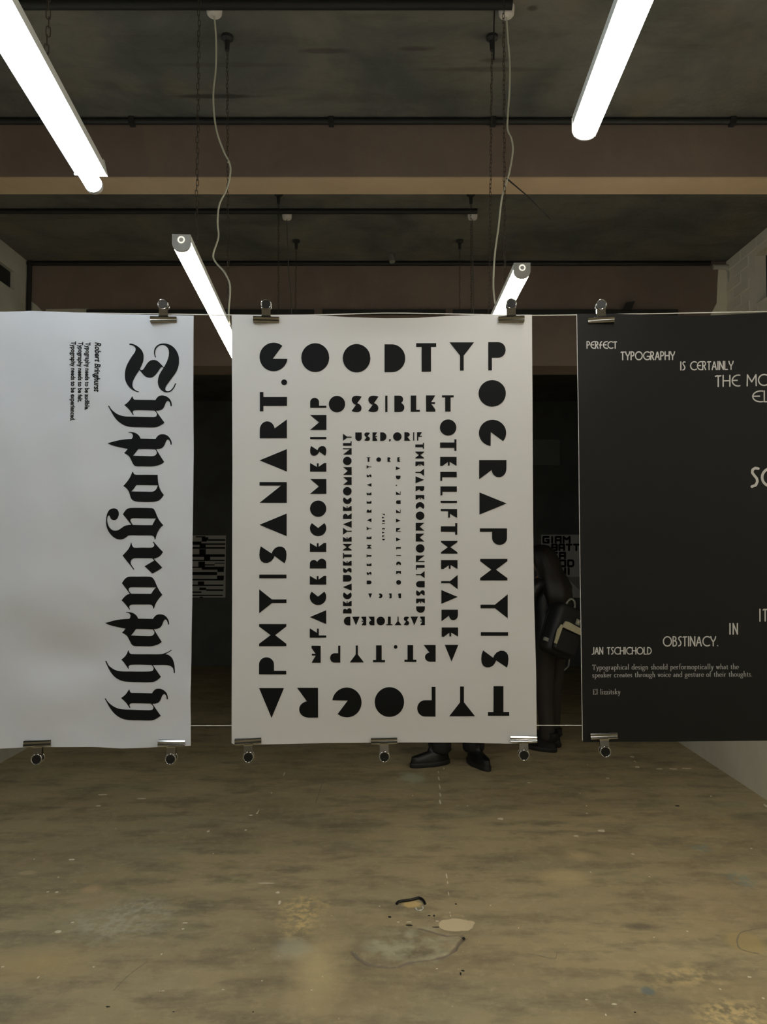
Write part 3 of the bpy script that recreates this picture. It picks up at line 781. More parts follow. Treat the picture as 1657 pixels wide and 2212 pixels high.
# ---- centre poster: geometric capitals (x right, y down, unit box)
def ell(cx, cy, rx, ry, a0, a1, n=24): return arc(cx, cy, rx, ry, a0, a1, n)
GEO = {
 'O': ell(.5, .5, .5, .5, 0, 345, 47),
 'G': ell(.5, .5, .5, .5, -51, -352, 44) + [(.47, .565)],
 'C': [(x / .82, y) for x, y in ell(.5, .5, .5, .5, -50, -310, 36)] + [(.63, .5)],
 'S': [(1, .055), (.58, .45), (.75, .5), (.9, .58), (.985, .70), (.98, .82), (.9, .92), (.72, .985), (.5, 1), (.25, .985), (0, .93), (.43, .56), (.28, .52), (.12, .43), (.02, .30), (.03, .17), (.12, .075), (.28, .015), (.5, 0), (.78, .015)],
 'D': [(0, 0)] + ell(.35, .5, .65, .5, -90, 90) + [(0, 1)],
 'T': [(0, 0), (1, 0), (1, .13), (.74, .13), (.74, 1), (.275, 1), (.275, .13), (0, .13)],
 'Y': [(0, 0), (1, 0), (.58, .47), (.58, 1), (.43, 1), (.43, .47)],
 'P': [(0, 0)] + ell(.58, .275, .42, .275, -90, 90, 16) + [(.21, .55), (.21, 1), (0, 1)],
 'A': [(.5, 0), (1, 1), (0, 1)],
 'R': [(0, 0)] + ell(.45, .275, .45, .275, -90, 82, 18) + [(.525, .548), (1, 1), (0, 1)],
 'N': [(0, 0), (.83, .79), (.83, 0), (1, 0), (1, 1), (0, 1)],
 'M': [(0, 0), (.5, .54), (1, 0), (1, 1), (0, 1)],
 'H': [(0, 0), (.11, 0), (.5, .42), (.89, 0), (1, 0), (1, 1), (.89, 1), (.5, .59), (.11, 1), (0, 1)],
 'I': [(0, 0), (1, 0), (1, 1), (0, 1)],
 'E': [(0, 0), (.97, 0), (.97, .03), (.55, .42), (.97, .42), (.97, .53), (.57, .53), (1, .86), (1, 1), (0, 1)],
 'B': [(0, 0)] + ell(.5, .235, .38, .235, -90, 60, 10) + [(.72, .46)] + ell(.55, .73, .45, .27, -52, 90, 12) + [(0, 1)],
 'L': [(0, 0), (.6, 0), (.6, .88), (1, .88), (1, 1), (0, 1)],
 'F': [(0, 0), (1, 0), (1, .04), (.55, .43), (1, .44), (1, .55), (.25, .55), (.25, 1), (0, 1)],
 'U': [(0, 0), (1, 0)] + ell(.5, .62, .5, .38, 0, 180, 18),
 'K': [(0, 0), (1, 0), (.55, .5), (1, 1), (0, 1)],
 'Z': [(0, 0), (1, 0), (1, 1), (0, 1), (.8, .12), (0, .12)],
 '.': ell(.5, .5, .5, .5, 0, 345, 23),
 ',': ell(.55, .3, .45, .3, -200, 40, 12) + [(.7, .8), (.2, 1)],
}


def geo_letter(P, ch, x0, x1, y0, y1, rot):
    pts = []
    for u, v in GEO[ch]:
        a, b = ((u, v), (1 - v, u), (1 - u, 1 - v), (v, 1 - u))[rot]
        pts.append((x0 + a * (x1 - x0), y0 + b * (y1 - y0)))
    P.poly(pts)


def ring_row(text, spans, c0, c1, rot, special={}):
    """one side of a lettered ring: spans along the side, (lo, hi) across it at its start and end"""
    n = len(text); big = abs(c0[1] - c0[0]) > 14; P = Print()
    for i, (ch, (a, b)) in enumerate(zip(text, spans)):
        t = i / max(1, n - 1); lo = c0[0] + (c1[0] - c0[0]) * t; hi = c0[1] + (c1[1] - c0[1]) * t
        if i in special: lo, hi = special[i]
        if rot % 2 == 0: geo_letter(P, ch, a, b, lo, hi, rot)
        else: geo_letter(P, ch, lo, hi, a, b, rot)
        if big: ink(P, C3, 'letter', M_ink, cent_p); P = Print()
    if not big: ink(P, C3, 'lettering', M_ink, cent_p)


ring_row('GOODTYP', [(560.8, 621.5), (651.1, 711.4), (740.7, 800.2), (830.9, 875.4), (899, 942.3), (971, 1024), (1054.7, 1092.1)], (740.5, 802), (739.5, 800.6), 0,
         {1: (741.8, 804), 2: (743.5, 804.6), 3: (743.9, 803.8), 4: (741.5, 803)})
ring_row('OGRAPHYIS', [(821.4, 878.7), (907, 963.8), (993.8, 1035.2), (1063.6, 1111.5), (1141.3, 1177.1), (1207.2, 1253.8), (1283.8, 1335.6), (1365.6, 1373.4), (1404.6, 1442)], (1033.8, 1092.5), (1039.4, 1098.3), 1)
ring_row('TYPOGRA', [(1054.1, 1100.2), (970.4, 1026.2), (901.3, 940.8), (809.5, 873), (717.7, 781.2), (641.8, 687.2), (559.8, 613.5)], (1482, 1546.2), (1486.2, 1551.1), 2)
ring_row('PHYISANART.', [(1419.8, 1456.6), (1348, 1395.8), (1273.1, 1324.8), (1241.1, 1249.1), (1180.1, 1216.9), (1109.3, 1158.1), (1041.4, 1086.1), (970.2, 1018.6), (906.2, 946.8), (846.7, 888.5), (819.8, 832.1)],
         (559.6, 618.6), (561.6, 620.3), 3, {10: (607.6, 620.3)})
ring_row('OSSIBLET', [(710.4, 745.7), (759.4, 781.4), (795.3, 817.7), (832.3, 837), (852, 873.6), (887.3, 907), (920.5, 940.4), (954.8, 980)], (855.3, 890.8), (854, 889.2), 0)
ring_row('OTELLIFTHEYARE', [(906.2, 941), (949, 974), (987, 1006.5), (1019.2, 1038.7), (1050.6, 1070), (1081.8, 1086.5), (1099.5, 1118.3), (1130, 1155.4), (1168.1, 1195.9), (1209.9, 1229.1), (1242, 1272.8), (1274.5, 1304.3), (1317, 1342.1), (1355.3, 1375.3)],
         (950.3, 985.8), (954, 989.6), 1)
ring_row('ART.TYPE', [(960.8, 990.1), (915.4, 941.1), (873.7, 899.6), (850.8, 858.6), (805.8, 831.7), (755.6, 786.3), (713.1, 735.3), (673.1, 692.8)], (1392.9, 1429), (1394.8, 1431.5), 2, {3: (1393.4, 1401.2)})
ring_row('FACEBECOMESIMP', [(1358, 1377.5), (1318, 1348), (1278, 1307), (1243.8, 1262.8), (1206.9, 1227.9), (1172.8, 1192), (1130, 1158.1), (1081.2, 1116.4), (1034.6, 1066.8), (1000.2, 1018.8), (963.2, 985), (943.9, 948.7), (896.5, 928.7), (859.6, 881.1)],
         (669.2, 704.8), (670.2, 705.2), 3)
ring_row('USED,ORIF', [(767.6, 781.6), (787, 799.4), (804.8, 815), (821.3, 835), (840.2, 844.4), (849.1, 867.6), (873.5, 886.4), (892.6, 894.9), (900.9, 911.3)], (934.3, 952.6), (933.7, 952), 0, {4: (948.2, 954.5)})
ring_row('THEYARECOMMONLYUSED', [(956.8, 969.5), (975.5, 990.5), (996.9, 1006.9), (1012.5, 1028.3), (1028.9, 1043.9), (1050.1, 1062.2), (1069.3, 1079), (1084.7, 1099.6), (1105, 1123.1), (1129.4, 1146.2), (1152.6, 1169.7), (1175.5, 1193.8), (1199.9, 1214), (1220.4, 1230.6), (1233.3, 1249.1), (1255.2, 1268.7), (1274.7, 1286.8), (1293, 1303.2), (1309.6, 1323.6)],
         (897.2, 915.9), (899, 917.8), 1)
ring_row('EASYTOREAD', [(907.8, 917.8), (887, 903), (872.2, 883.9), (852.3, 867.6), (834.6, 847.7), (813.4, 831.7), (796.1, 809), (780.9, 791.3), (761, 777), (742.9, 757)], (1331.7, 1350.4), (1332.2, 1350.8), 2)
ring_row('BECAUSETHEYARECOMMONLY', [(1313.8, 1325.2), (1298.2, 1309.2), (1279.5, 1294.5), (1260.4, 1275.8), (1242.1, 1256.2), (1226.7, 1237.5), (1211.5, 1221.7), (1194.5, 1206.7), (1174.7, 1189.2), (1159.7, 1169.9), (1139.8, 1155.4), (1125, 1140.2), (1108.6, 1121), (1093.4, 1103.6), (1074.3, 1088.8), (1051.8, 1070.3), (1030.6, 1047.6), (1009, 1025.8), (986.7, 1004.8), (968.2, 982.1), (953.2, 963), (936.8, 952.2)],
         (741, 759.7), (741, 759.7), 3)
ring_row('TORE', [(792.4, 799.9), (813, 823.3), (837.1, 844.3), (858.3, 864.3)], (988, 997.7), (987.8, 997.5), 0)
ring_row('AD.ZUZANALICKO', [(1007.7, 1015.4), (1027.5, 1035.4), (1047.2, 1049.7), (1061.6, 1068.9), (1080.9, 1088.8), (1100.9, 1108.1), (1120.6, 1128.5), (1140.6, 1148.7), (1161.2, 1169.3), (1181.8, 1187.4), (1199, 1200.7), (1213, 1221), (1233.3, 1240.2), (1252.9, 1263)],
         (855.2, 865.1), (856, 866.4), 1, {2: (855, 857.7)})
ring_row('BECA', [(860, 866.4), (840.4, 846), (818, 826.3), (795.7, 803.8)], (1281.8, 1292.2), (1281.8, 1292.2), 2)
ring_row('USETHEYAREEASY', [(1254.1, 1261.8), (1235.4, 1241.9), (1216.9, 1222.7), (1197.2, 1204.4), (1177, 1184.9), (1158.5, 1164.3), (1137.7, 1145.8), (1119.6, 1127.9), (1100.2, 1107.3), (1082.2, 1088), (1063.9, 1069.5), (1043.7, 1051.2), (1024.8, 1031.2), (1004.6, 1012.5)],
         (792.2, 802.6), (792.2, 802.4), 3)
ring_row('PAULRAND', [(1109.8, 1113.1), (1116.3, 1120), (1123.5, 1126.9), (1130.2, 1132.3), (1141, 1144.1), (1148.5, 1152.4), (1156.2, 1160), (1163.7, 1167.2)], (825.4, 831.2), (825.6, 831.5), 1)

# ---- right poster: thin art deco capitals (x right, y up, capital height 1)
DECO = {
 'P': (.42, [[(0, 0), (0, 1)], [(0, 1), (.16, 1)] + arc(.16, .74, .24, .26, 90, -90, 10) + [(0, .48)]]),
 'E': (.52, [arc(.5, .5, .5, .5, 75, 285, 18), [(0, .52), (.42, .52)]]),
 'R': (.44, [[(0, 0), (0, 1)], [(0, 1), (.16, 1)] + arc(.16, .75, .22, .25, 90, -90, 10) + [(0, .5)], [(.14, .5), (.40, 0)]]),
 'F': (.42, [[(.12, 0), (.12, .6)] + arc(.42, .6, .3, .4, 180, 100, 8), [(-.02, .5), (.36, .5)]]),
 'C': (.72, [arc(.5, .5, .5, .5, 55, 305, 20)]),
 'T': (.44, [[(.22, 0), (.22, .97)], [(0, .93), (.1, .98), (.2, .97), (.36, .96), (.44, .98)]]),
 'Y': (.56, [[(.28, 0), (.28, .42)], [(0, 1), (.06, .75), (.28, .42), (.5, .75), (.56, 1)]]),
 'O': (.94, [arc(.47, .5, .47, .5, 0, 360, 28)]),
 'G': (.80, [arc(.5, .5, .5, .5, 55, 320, 20), [(.86, .18), (.86, .42), (.5, .42)]]),
 'A': (.56, [[(0, 0), (.26, .95), (.32, .95), (.56, 0)], [(.1, .35), (.47, .35)]]),
 'H': (.56, [[(0, 0), (0, 1)], [(.56, 0), (.56, 1)], [(0, .5), (.56, .5)]]),
 'I': (.06, [[(.03, 0), (.03, 1)]]),
 'S': (.36, [[(.36, .97), (.2, 1), (.07, .9), (.06, .75), (.16, .6), (.28, .45), (.32, .28), (.24, .08), (.04, 0)]]),
 'N': (.50, [[(0, 0), (0, 1), (.5, 0), (.5, 1)]]),
 'L': (.36, [[(0, 1), (0, 0), (.36, 0)]]),
 'M': (.74, [[(0, 0), (.02, 1), (.37, .35), (.72, 1), (.74, 0)]]),
 'U': (.56, [[(0, 1), (0, .3)] + arc(.28, .28, .28, .28, 180, 360, 12) + [(.56, 1)]]),
 'J': (.26, [[(.26, 1), (.26, .2), (.16, .02), (0, -.03)]]),
 'D': (.58, [[(0, 0), (0, 1)], [(0, 1), (.1, 1)] + arc(.1, .5, .48, .5, 90, -90, 16) + [(0, 0)]]),
 'B': (.42, [[(0, 0), (0, 1)], [(0, 1), (.14, 1)] + arc(.14, .78, .2, .22, 90, -90, 10) + [(0, .56)], [(.1, .56), (.16, .56)] + arc(.16, .28, .25, .28, 90, -90, 10) + [(0, 0)]]),
 'V': (.56, [[(0, 1), (.28, 0), (.56, 1)]]),
 '.': (.08, [[(.03, .02), (.05, .02)]]),
 ' ': (.34, []),
}


def stroke_text(P, font, text, x0, x1, yb0, yb1, cap, wfun, gap, rnd=True):
    tot = sum(font[c][0] for c in text) + gap * (len(text) - 1); x = 0
    for ch in text:
        wd, strokes = font[ch]
        for s in strokes:
            q = []
            for a, b in s:
                u = (x + a) / tot
                q.append((x0 + u * (x1 - x0), yb0 + (yb1 - yb0) * u - b * cap))
            stroke(P, q, wfun, rnd)
        x += wd + gap


for text, x0, x1, yb0, yb1, cap, wd in (
        ('PERFECT', 1268, 1331.5, 752.5, 753, 14.5, 2.5), ('TYPOGRAPHY', 1341, 1456.5, 777.8, 777.3, 17, 2.7), ('IS CERTAINLY', 1469.5, 1583.5, 799.8, 798, 17.5, 2.7),
        ('THE MOST', 1545.5, 1693, 835, 832, 23.5, 3.1), ('ELUSIVE', 1625.5, 1768, 868.5, 867, 23.5, 3.1), ('SCULPTURE', 1623, 1880, 1051, 1050, 40, 6.2),
        ('IT', 1641, 1657, 1341.5, 1341, 25.5, 3.2), ('IN', 1576, 1592.5, 1369.5, 1369.5, 22.5, 3.2), ('OBSTINACY.', 1433, 1550.5, 1395.5, 1395, 20, 2.8),
        ('JAN TSCHICHOLD', 1279, 1406.8, 1413, 1413, 14.5, 2.4)):
    P = Print()
    stroke_text(P, DECO, text, x0, x1, yb0, yb1, cap, lambda a, b: wd * 0.92, 0.34 if len(text) == 2 else 0.19)
    ink(P, R3, 'lettering', M_white_ink, right_p)

X = 0.44                                     # x-height of the small roman; capitals are 0.72, ascenders 0.8
def sf(x, y=0, h=.07): return [(x - h, y), (x + h, y)]
ROM = {
 'a': (.34, [[(.26, 0), (.26, .3)] + arc(.15, .3, .11, .13, 0, 150, 8), arc(.13, .12, .12, .12, 30, 330, 12), [(.26, .02), (.34, .02)]]),
 'c': (.34, [arc(.19, .22, .18, .22, 45, 315, 14)]),
 'd': (.42, [[(.34, 0), (.34, .8)], arc(.18, .22, .17, .22, 20, 340, 14), [(.26, .8), (.34, .8)], [(.34, .01), (.42, .01)]]),
 'e': (.36, [arc(.19, .22, .18, .22, 0, 320, 14), [(.02, .23), (.36, .23)]]),
 'f': (.26, [[(.1, 0), (.1, .62)] + arc(.22, .62, .12, .18, 180, 40, 6), [(0, X), (.24, X)], sf(.1)]),
 'g': (.38, [arc(.17, .27, .14, .16, 0, 360, 14), arc(.18, -.14, .18, .13, 0, 360, 14), [(.08, .12), (.06, .04), (.3, -.02)], [(.28, .38), (.38, .42)]]),
 'h': (.42, [[(.08, 0), (.08, .8)], arc(.21, .3, .13, .14, 180, 0, 10) + [(.34, 0)], sf(.08), sf(.34), [(0, .8), (.08, .8)]]),
 'i': (.18, [[(.09, 0), (.09, X)], sf(.09), [(.01, X), (.09, X)], [(.09, .62), (.09, .70)]]),
 'k': (.40, [[(.08, 0), (.08, .8)], [(.08, .2), (.32, X)], [(.16, .26), (.36, 0)], sf(.08), [(0, .8), (.08, .8)], sf(.33, X, .06)]),
 'l': (.18, [[(.09, 0), (.09, .8)], sf(.09), [(.01, .8), (.09, .8)]]),
 'm': (.62, [[(.08, 0), (.08, X)], arc(.19, .3, .11, .14, 180, 0, 8) + [(.30, 0)], arc(.41, .3, .11, .14, 180, 0, 8) + [(.52, 0)], sf(.08), sf(.3), sf(.52), [(0, X), (.08, X)]]),
 'n': (.42, [[(.08, 0), (.08, X)], arc(.21, .3, .13, .14, 180, 0, 10) + [(.34, 0)], sf(.08), sf(.34), [(0, X), (.08, X)]]),
 'o': (.38, [arc(.19, .22, .18, .22, 0, 360, 16)]),
 'p': (.40, [[(.08, -.28), (.08, X)], arc(.22, .22, .17, .22, 160, -160, 14), sf(.08, -.28), [(0, X), (.08, X)]]),
 'r': (.30, [[(.08, 0), (.08, X)], [(.08, .28), (.16, .4), (.27, .43)], sf(.08), [(0, X), (.08, X)]]),
 's': (.28, [[(.25, .38), (.14, X), (.04, .36), (.08, .26), (.2, .18), (.25, .09), (.14, 0), (.02, .06)]]),
 't': (.24, [[(.1, .58), (.1, .08), (.16, 0), (.24, .04)], [(0, X), (.22, X)]]),
 'u': (.42, [[(.08, X), (.08, .14)] + arc(.2, .14, .12, .14, 180, 330, 8), [(.34, X), (.34, 0)], [(0, X), (.08, X)], [(.26, X), (.34, X)], [(.34, .01), (.42, .01)]]),
 'v': (.36, [[(.03, X), (.18, 0), (.33, X)], sf(.05, X, .06), sf(.31, X, .05)]),
 'w': (.54, [[(.03, X), (.16, 0), (.28, X), (.4, 0), (.51, X)], sf(.05, X, .06), sf(.5, X, .05)]),
 'x': (.36, [[(.03, X), (.33, 0)], [(.33, X), (.03, 0)]]),
 'y': (.36, [[(.03, X), (.18, .02)], [(.33, X), (.12, -.22), (.02, -.27)], sf(.05, X, .06), sf(.31, X, .05)]),
 'z': (.32, [[(.03, .34), (.03, X), (.29, X), (.02, 0), (.3, 0), (.3, .1)]]),
 'T': (.54, [[(.27, 0), (.27, .72)], [(.02, .58), (.02, .72), (.52, .72), (.52, .58)], sf(.27, 0, .09)]),
 'E': (.48, [[(.1, 0), (.1, .72)], [(0, .72), (.44, .72), (.44, .6)], [(0, 0), (.46, 0), (.47, .12)], [(.1, .37), (.34, .37)]]),
 '.': (.12, [[(.06, .0), (.06, .06)]]),
 ' ': (.24, []),
}
for text, x0, x1, yb0, yb1 in (('Typographical design should performoptically what the', 1279.5, 1595, 1446.6, 1445), ('speaker creates through voice and gesture of their thoughts.', 1279.5, 1624.5, 1463.2, 1461), ('El lizzitsky', 1280.8, 1340, 1499.8, 1499.6)):
    P = Print()
    stroke_text(P, ROM, text, x0, x1, yb0, yb1, 14.6, lambda a, b: 0.62 + 1.0 * abs(b), 0.09, False)
    ink(P, R3, 'lettering', M_grey_ink, right_p)

# ------------------------------------------------------------------ strings and clips
M_string = plain('pale_string', (0.72, 0.70, 0.62), 0.6)
pts = [at_y(x, y, PY + 0.004) for x, y in [(-330, 672), (60, 675), (355, 678.5), (450, 680), (575, 681), (700, 680), (830, 676.5), (960, 678), (1104, 681), (1190, 681), (1298, 679.5), (1450, 677), (1657, 673), (1990, 668)]]
o = mk('string', G().tube(smooth_path(pts, 3), 0.0011, 6).geo(), M_string, smooth=60); tag(o, 'pale string stretched along the tops of the posters', 'string', 'strings of the poster line')
pts = [at_y(x, y, PY + 0.012) for x, y in [(-330, 1566), (412, 1567.5), (500, 1567.5), (830, 1568), (1159, 1567), (1258, 1567), (1990, 1560)]]
o = mk('string', G().tube(pts, 0.0009, 6).geo(), M_string, smooth=60); tag(o, 'pale string stretched behind the lower ends of the posters', 'string', 'strings of the poster line')

n = NT('chrome'); M_chrome = n.done((0.42, 0.41, 0.39), 0.10, 1.0)
M_steel = plain('dark_steel', (0.05, 0.05, 0.05), 0.22, 0.9)


def make_clip():
    """bulldog clip; jaws grip at z = 0, levers rise along +z, front towards -y"""
    r = empty('bulldog_clip')
    for s, nm in ((-1, 'front'), (1, 'back')):
        y = lambda v: s * v
        prof = [(y(0.0008), -0.0058), (y(0.0040), -0.0060), (y(0.0058), -0.0036), (y(0.0050), -0.0012), (y(0.0056), 0.0006), (y(0.0070), 0.0030), (y(0.0056), 0.0054), (y(0.0022), 0.0062), (y(0.0018), 0.0050), (y(0.0042), 0.0030), (y(0.0026), 0.0), (y(0.0030), -0.0040)]
        if s > 0: prof = prof[::-1]
        j = mk('jaw', G().extrude(prof, -0.0255, 0.0255, 'x').geo(), M_chrome, r, smooth=50)
        # lever: channel-shaped neck that ends in a dished round eye
        g = G(); z0, z1 = 0.0052, 0.0215
        for xa, xb, d0 in ((-0.0068, 0.0068, 0), (-0.0086, -0.0068, -0.0045), (0.0068, 0.0086, -0.0045)):
            ya0, ya1 = 0.0030, 0.0062
            e0, e1 = (0.0012, 0.0012) if d0 == 0 else (0.0012 - d0, 0.0012 - d0)
            g.loft([[Vector((xa, y(ya0), z0)), Vector((xb, y(ya0), z0)), Vector((xb, y(ya0 - e0), z0)), Vector((xa, y(ya0 - e0), z0))],
                    [Vector((xa, y(ya1), z1)), Vector((xb, y(ya1), z1)), Vector((xb, y(ya1 - e1), z1)), Vector((xa, y(ya1 - e1), z1))]])
        g.loft([[Vector((-0.0105, y(0.0056), 0.0046)), Vector((0.0105, y(0.0056), 0.0046)), Vector((0.0105, y(0.0020), 0.0060)), Vector((-0.0105, y(0.0020), 0.0060))],
                [Vector((-0.0080, y(0.0040), 0.0082)), Vector((0.0080, y(0.0040), 0.0082)), Vector((0.0080, y(0.0022), 0.0086)), Vector((-0.0080, y(0.0022), 0.0086))]])
        lv = mk('lever', g.geo(), M_chrome, r, smooth=35)
        ax = Vector((0, s, -0.1)).normalized(); c = Vector((0, y(0.0082), 0.0290))
        mk('eye', G().torus(c, 0.0094, 0.0013, ax, 28, 8).geo(), M_chrome, lv, smooth=80)
        q = Vector((0, 0, 1)).rotation_difference(ax); g = G()
        rings = [[c + q @ Vector((rr * math.cos(k * math.pi / 12), rr * math.sin(k * math.pi / 12), h)) for k in range(24)] for rr, h in ((0.0093, 0.0006), (0.0078, -0.0030), (0.0040, -0.0046), (0.0030, -0.0046), (0.0026, -0.0030), (0.0012, -0.0026))]
        mk('dish', g.loft(rings).geo(), M_steel, lv, smooth=50)
    return r


clip0 = make_clip(); used = False
for px, py, up, tilt, twist, lab in [
        (354.5, 692, 1, -1, 7, 'chrome bulldog clip at the top right corner of the blackletter poster'),
        (575.5, 692, 1, 0, 6, 'chrome bulldog clip at the top left corner of the centre poster'),
        (1104, 691, 1, -0.5, -5, 'chrome bulldog clip at the top right corner of the centre poster '),
        (1298, 692, 1, -0.5, -8, 'chrome bulldog clip at the top left corner of the black poster'),
        (82.5, 1605, -1, -1, 6, 'chrome bulldog clip at the bottom of the blackletter poster, further left'),
        (372, 1604, -1, 1.2, 4, 'chrome bulldog clip at the bottom right corner of the blackletter poster'),
        (536, 1601, -1, -2, 6, 'chrome bulldog clip at the bottom left corner of the centre poster'),
        (829.5, 1600.5, -1, -1, 2, 'chrome bulldog clip at the bottom middle of the centre poster'),
        (1131, 1596.5, -1, 0, -4, 'chrome bulldog clip at the bottom right corner of the centre poster'),
        (1304, 1589, -1, -3, -6, 'chrome bulldog clip at the bottom left corner of the black poster')]:
    c = clip0 if not used else copy_tree(clip0)
    used = True
    p = at_y(px, py, PY); d = (disp_l if px < 450 else disp_c if px < 1200 else disp_r)(p.x, p.z)
    c.location = (p.x, PY + d - 0.0012, p.z)
    c.rotation_euler = (0, math.radians(tilt) + (0 if up > 0 else math.pi), math.radians(twist) * (1 if up > 0 else 1))
    tag(c, lab, 'clip', 'bulldog clips on the posters')

# ------------------------------------------------------------------ posters on the far wall
WY = YB - 0.004
M_dim_paper = paper('far_paper', (0.62, 0.62, 0.60), 0.7)


def far_sheet(label, x0, y0, x1, y1):
    o_ = at_y((x0 + x1) / 2, y1, WY); A = at_y(x0, y0, WY) - o_; B = at_y(x1, y1, WY) - o_
    r = mk('wall_poster', G().box((A.x, -0.001, B.z), (B.x, 0.001, A.z)).geo(), M_dim_paper, None, o_)
    tag(r, label, 'poster')
    return r, lambda x, y, off=0: at_y(x, y, WY) - o_ + Vector((0, -0.004, 0))


fp, T3 = far_sheet('white poster with heavy block lettering on the far wall behind the person', 1169, 1155, 1264, 1291)
BLK = {'G': (1, [[(1, 1), (0, 1), (0, 0), (1, 0), (1, .5), (.55, .5)]]), 'I': (.3, [[(.15, 0), (.15, 1)]]), 'A': (1, [[(0, 0), (0, 1), (1, 1), (1, 0)], [(0, .42), (1, .42)]]),
       'M': (1.2, [[(0, 0), (0, 1), (.6, .55), (1.2, 1), (1.2, 0)]]), 'B': (1, [[(0, 0), (0, 1), (1, 1), (1, 0), (0, 0)], [(0, .5), (1, .5)]]), 'T': (1, [[(0, 1), (1, 1)], [(.5, 1), (.5, 0)]]),
       'S': (1, [[(1, 1), (0, 1), (0, .5), (1, .5), (1, 0), (0, 0)]]), 'O': (1, [[(0, 0), (0, 1), (1, 1), (1, 0), (0, 0)]]), 'D': (1, [[(0, 0), (0, 1), (.8, 1), (1, .8), (1, .2), (.8, 0), (0, 0)]]), 'N': (1, [[(0, 0), (0, 1), (1, 0), (1, 1)]])}
for text, x0, x1, y0, y1 in (('GIAM', 1174, 1230.5, 1160, 1172), ('BATT', 1192.5, 1250, 1176.5, 1188.5), ('STA', 1175, 1220.5, 1194, 1206), ('BOD', 1192, 1238.5, 1210.5, 1223), ('NI', 1210, 1230, 1227.5, 1240)):
    P = Print()
    stroke_text(P, BLK, text, x0, x1, y1, y1, y1 - y0, lambda a, b: 4.4, 0.55)
    mk('lettering', P.geo(T3, 40), M_ink, fp)
P = Print(); P.poly([(1222, 1246), (1263, 1246), (1263, 1285)])
mk('grey_shape', P.geo(T3, 60), plain('grey_print', (0.3, 0.3, 0.29), 0.7), fp)
fp, T3 = far_sheet('black and white striped poster on the far wall seen through the left gap', 392, 1156.5, 487, 1291)
P = Print()
for a, b, c, d in [(170,240,440,270),(340,270,520,360),(520,325,1000,365),(-150,390,330,440),(330,360,480,390),(-150,440,1000,480),(280,480,450,545),(-150,545,995,590),(270,600,450,750),(-150,745,985,820),(400,820,575,900),(-150,900,980,935),(245,950,430,1100),(430,1030,700,1060),(700,985,975,1005),(-150,1095,970,1130),(340,1130,960,1180),(780,1180,960,1245),(-150,1245,770,1330),(770,1345,960,1440),(-150,1440,950,1480),(230,1510,405,1600),(-150,1600,945,1635),(270,1680,460,1750),(460,1730,940,1775),(-150,1790,330,1830),(-150,1885,930,1915),(280,1940,370,1975)]:
    P.poly([(410 + x / 13.01, 1140 + y / 13.01) for x, y in ((a, b), (c, b), (c, d), (a, d))])
mk('stripes', P.geo(T3, 60), M_ink, fp)

# ------------------------------------------------------------------ people
M_skin = plain('skin', (0.55, 0.33, 0.22), 0.55, vary=0.05)
M_jacket = plain('black_jacket', (0.016, 0.017, 0.018), 0.42)
M_trousers = plain('brown_trousers', (0.034, 0.027, 0.022), 0.8)
M_btrousers = plain('black_trousers', (0.010, 0.010, 0.010), 0.7)
M_shoe = plain('black_leather', (0.008, 0.008, 0.008), 0.42)
M_sole = plain('black_rubber_sole', (0.014, 0.014, 0.014), 0.6)
M_hair = plain('dark_hair', (0.014, 0.010, 0.008), 0.5, scale=60)


def skin_body(joints, edges, root):
    names = list(joints); idx = {k: i for i, k in enumerate(names)}
    me = bpy.data.meshes.new('b'); me.from_pydata([joints[k][0] for k in names], [(idx[a], idx[b]) for a, b in edges], [])
    ob = bpy.data.objects.new('b', me); C.objects.link(ob)
    ob.modifiers.new('s', 'SKIN'); sub = ob.modifiers.new('u', 'SUBSURF'); sub.levels = 2; sub.render_levels = 2
    for i, k in enumerate(names):
        r = joints[k][1]; sv = me.skin_vertices[0].data[i]
        sv.radius = r if isinstance(r, tuple) else (r, r); sv.use_root = (k == root)
    bpy.context.view_layer.update()
    out = bpy.data.meshes.new_from_object(ob.evaluated_get(bpy.context.evaluated_depsgraph_get()))
    bpy.data.objects.remove(ob)
    return out


def boot(parent, x, y, ang, hi):
    """shoe with a thick sole; toe points to -y before turning"""
    q = Matrix.Rotation(ang, 3, 'Z')
    def out(k, wd, z, ln=1.0):
        pts = []
        for i in range(20):
            a = i * 2 * math.pi / 20; c_, s_ = math.cos(a), math.sin(a)
            yy = -0.075 + 0.145 * s_ * ln * (1 if s_ > 0 else 1.0)
            ww = wd * (0.86 if s_ > 0.3 else 1.0)
            pts.append(q @ Vector((ww * c_, -yy * 1.0 - 0.15 + 0.0, 0)) + Vector((x, y, z)))
        return pts
    q = q @ Matrix.Scale(1.12, 3)
    s = mk('shoe', G().loft([out(0, 0.050, 0.030, 0.99), out(0, 0.050, 0.045, 0.98), out(0, 0.047, 0.075, 0.93)] +
           [[q @ Vector((0.042 * math.cos(i * math.pi / 10) * k, 0.012 - 0.085 * k * math.sin(i * math.pi / 10) * (1.35 if math.sin(i * math.pi / 10) > 0 else 0.9) + 0.02 * (1 - k), 0)) + Vector((x, y, z)) for i in range(20)]
            for k, z in ((0.95, 0.100), (0.85, 0.13), (0.9, hi))]).geo(), M_shoe, parent, smooth=60)
    mk('sole', G().loft([out(0, 0.052, 0.0, 1.0), out(0, 0.055, 0.006, 1.03), out(0, 0.055, 0.030, 1.03), out(0, 0.052, 0.034, 1.0)]).geo(), M_sole, s, smooth=40)


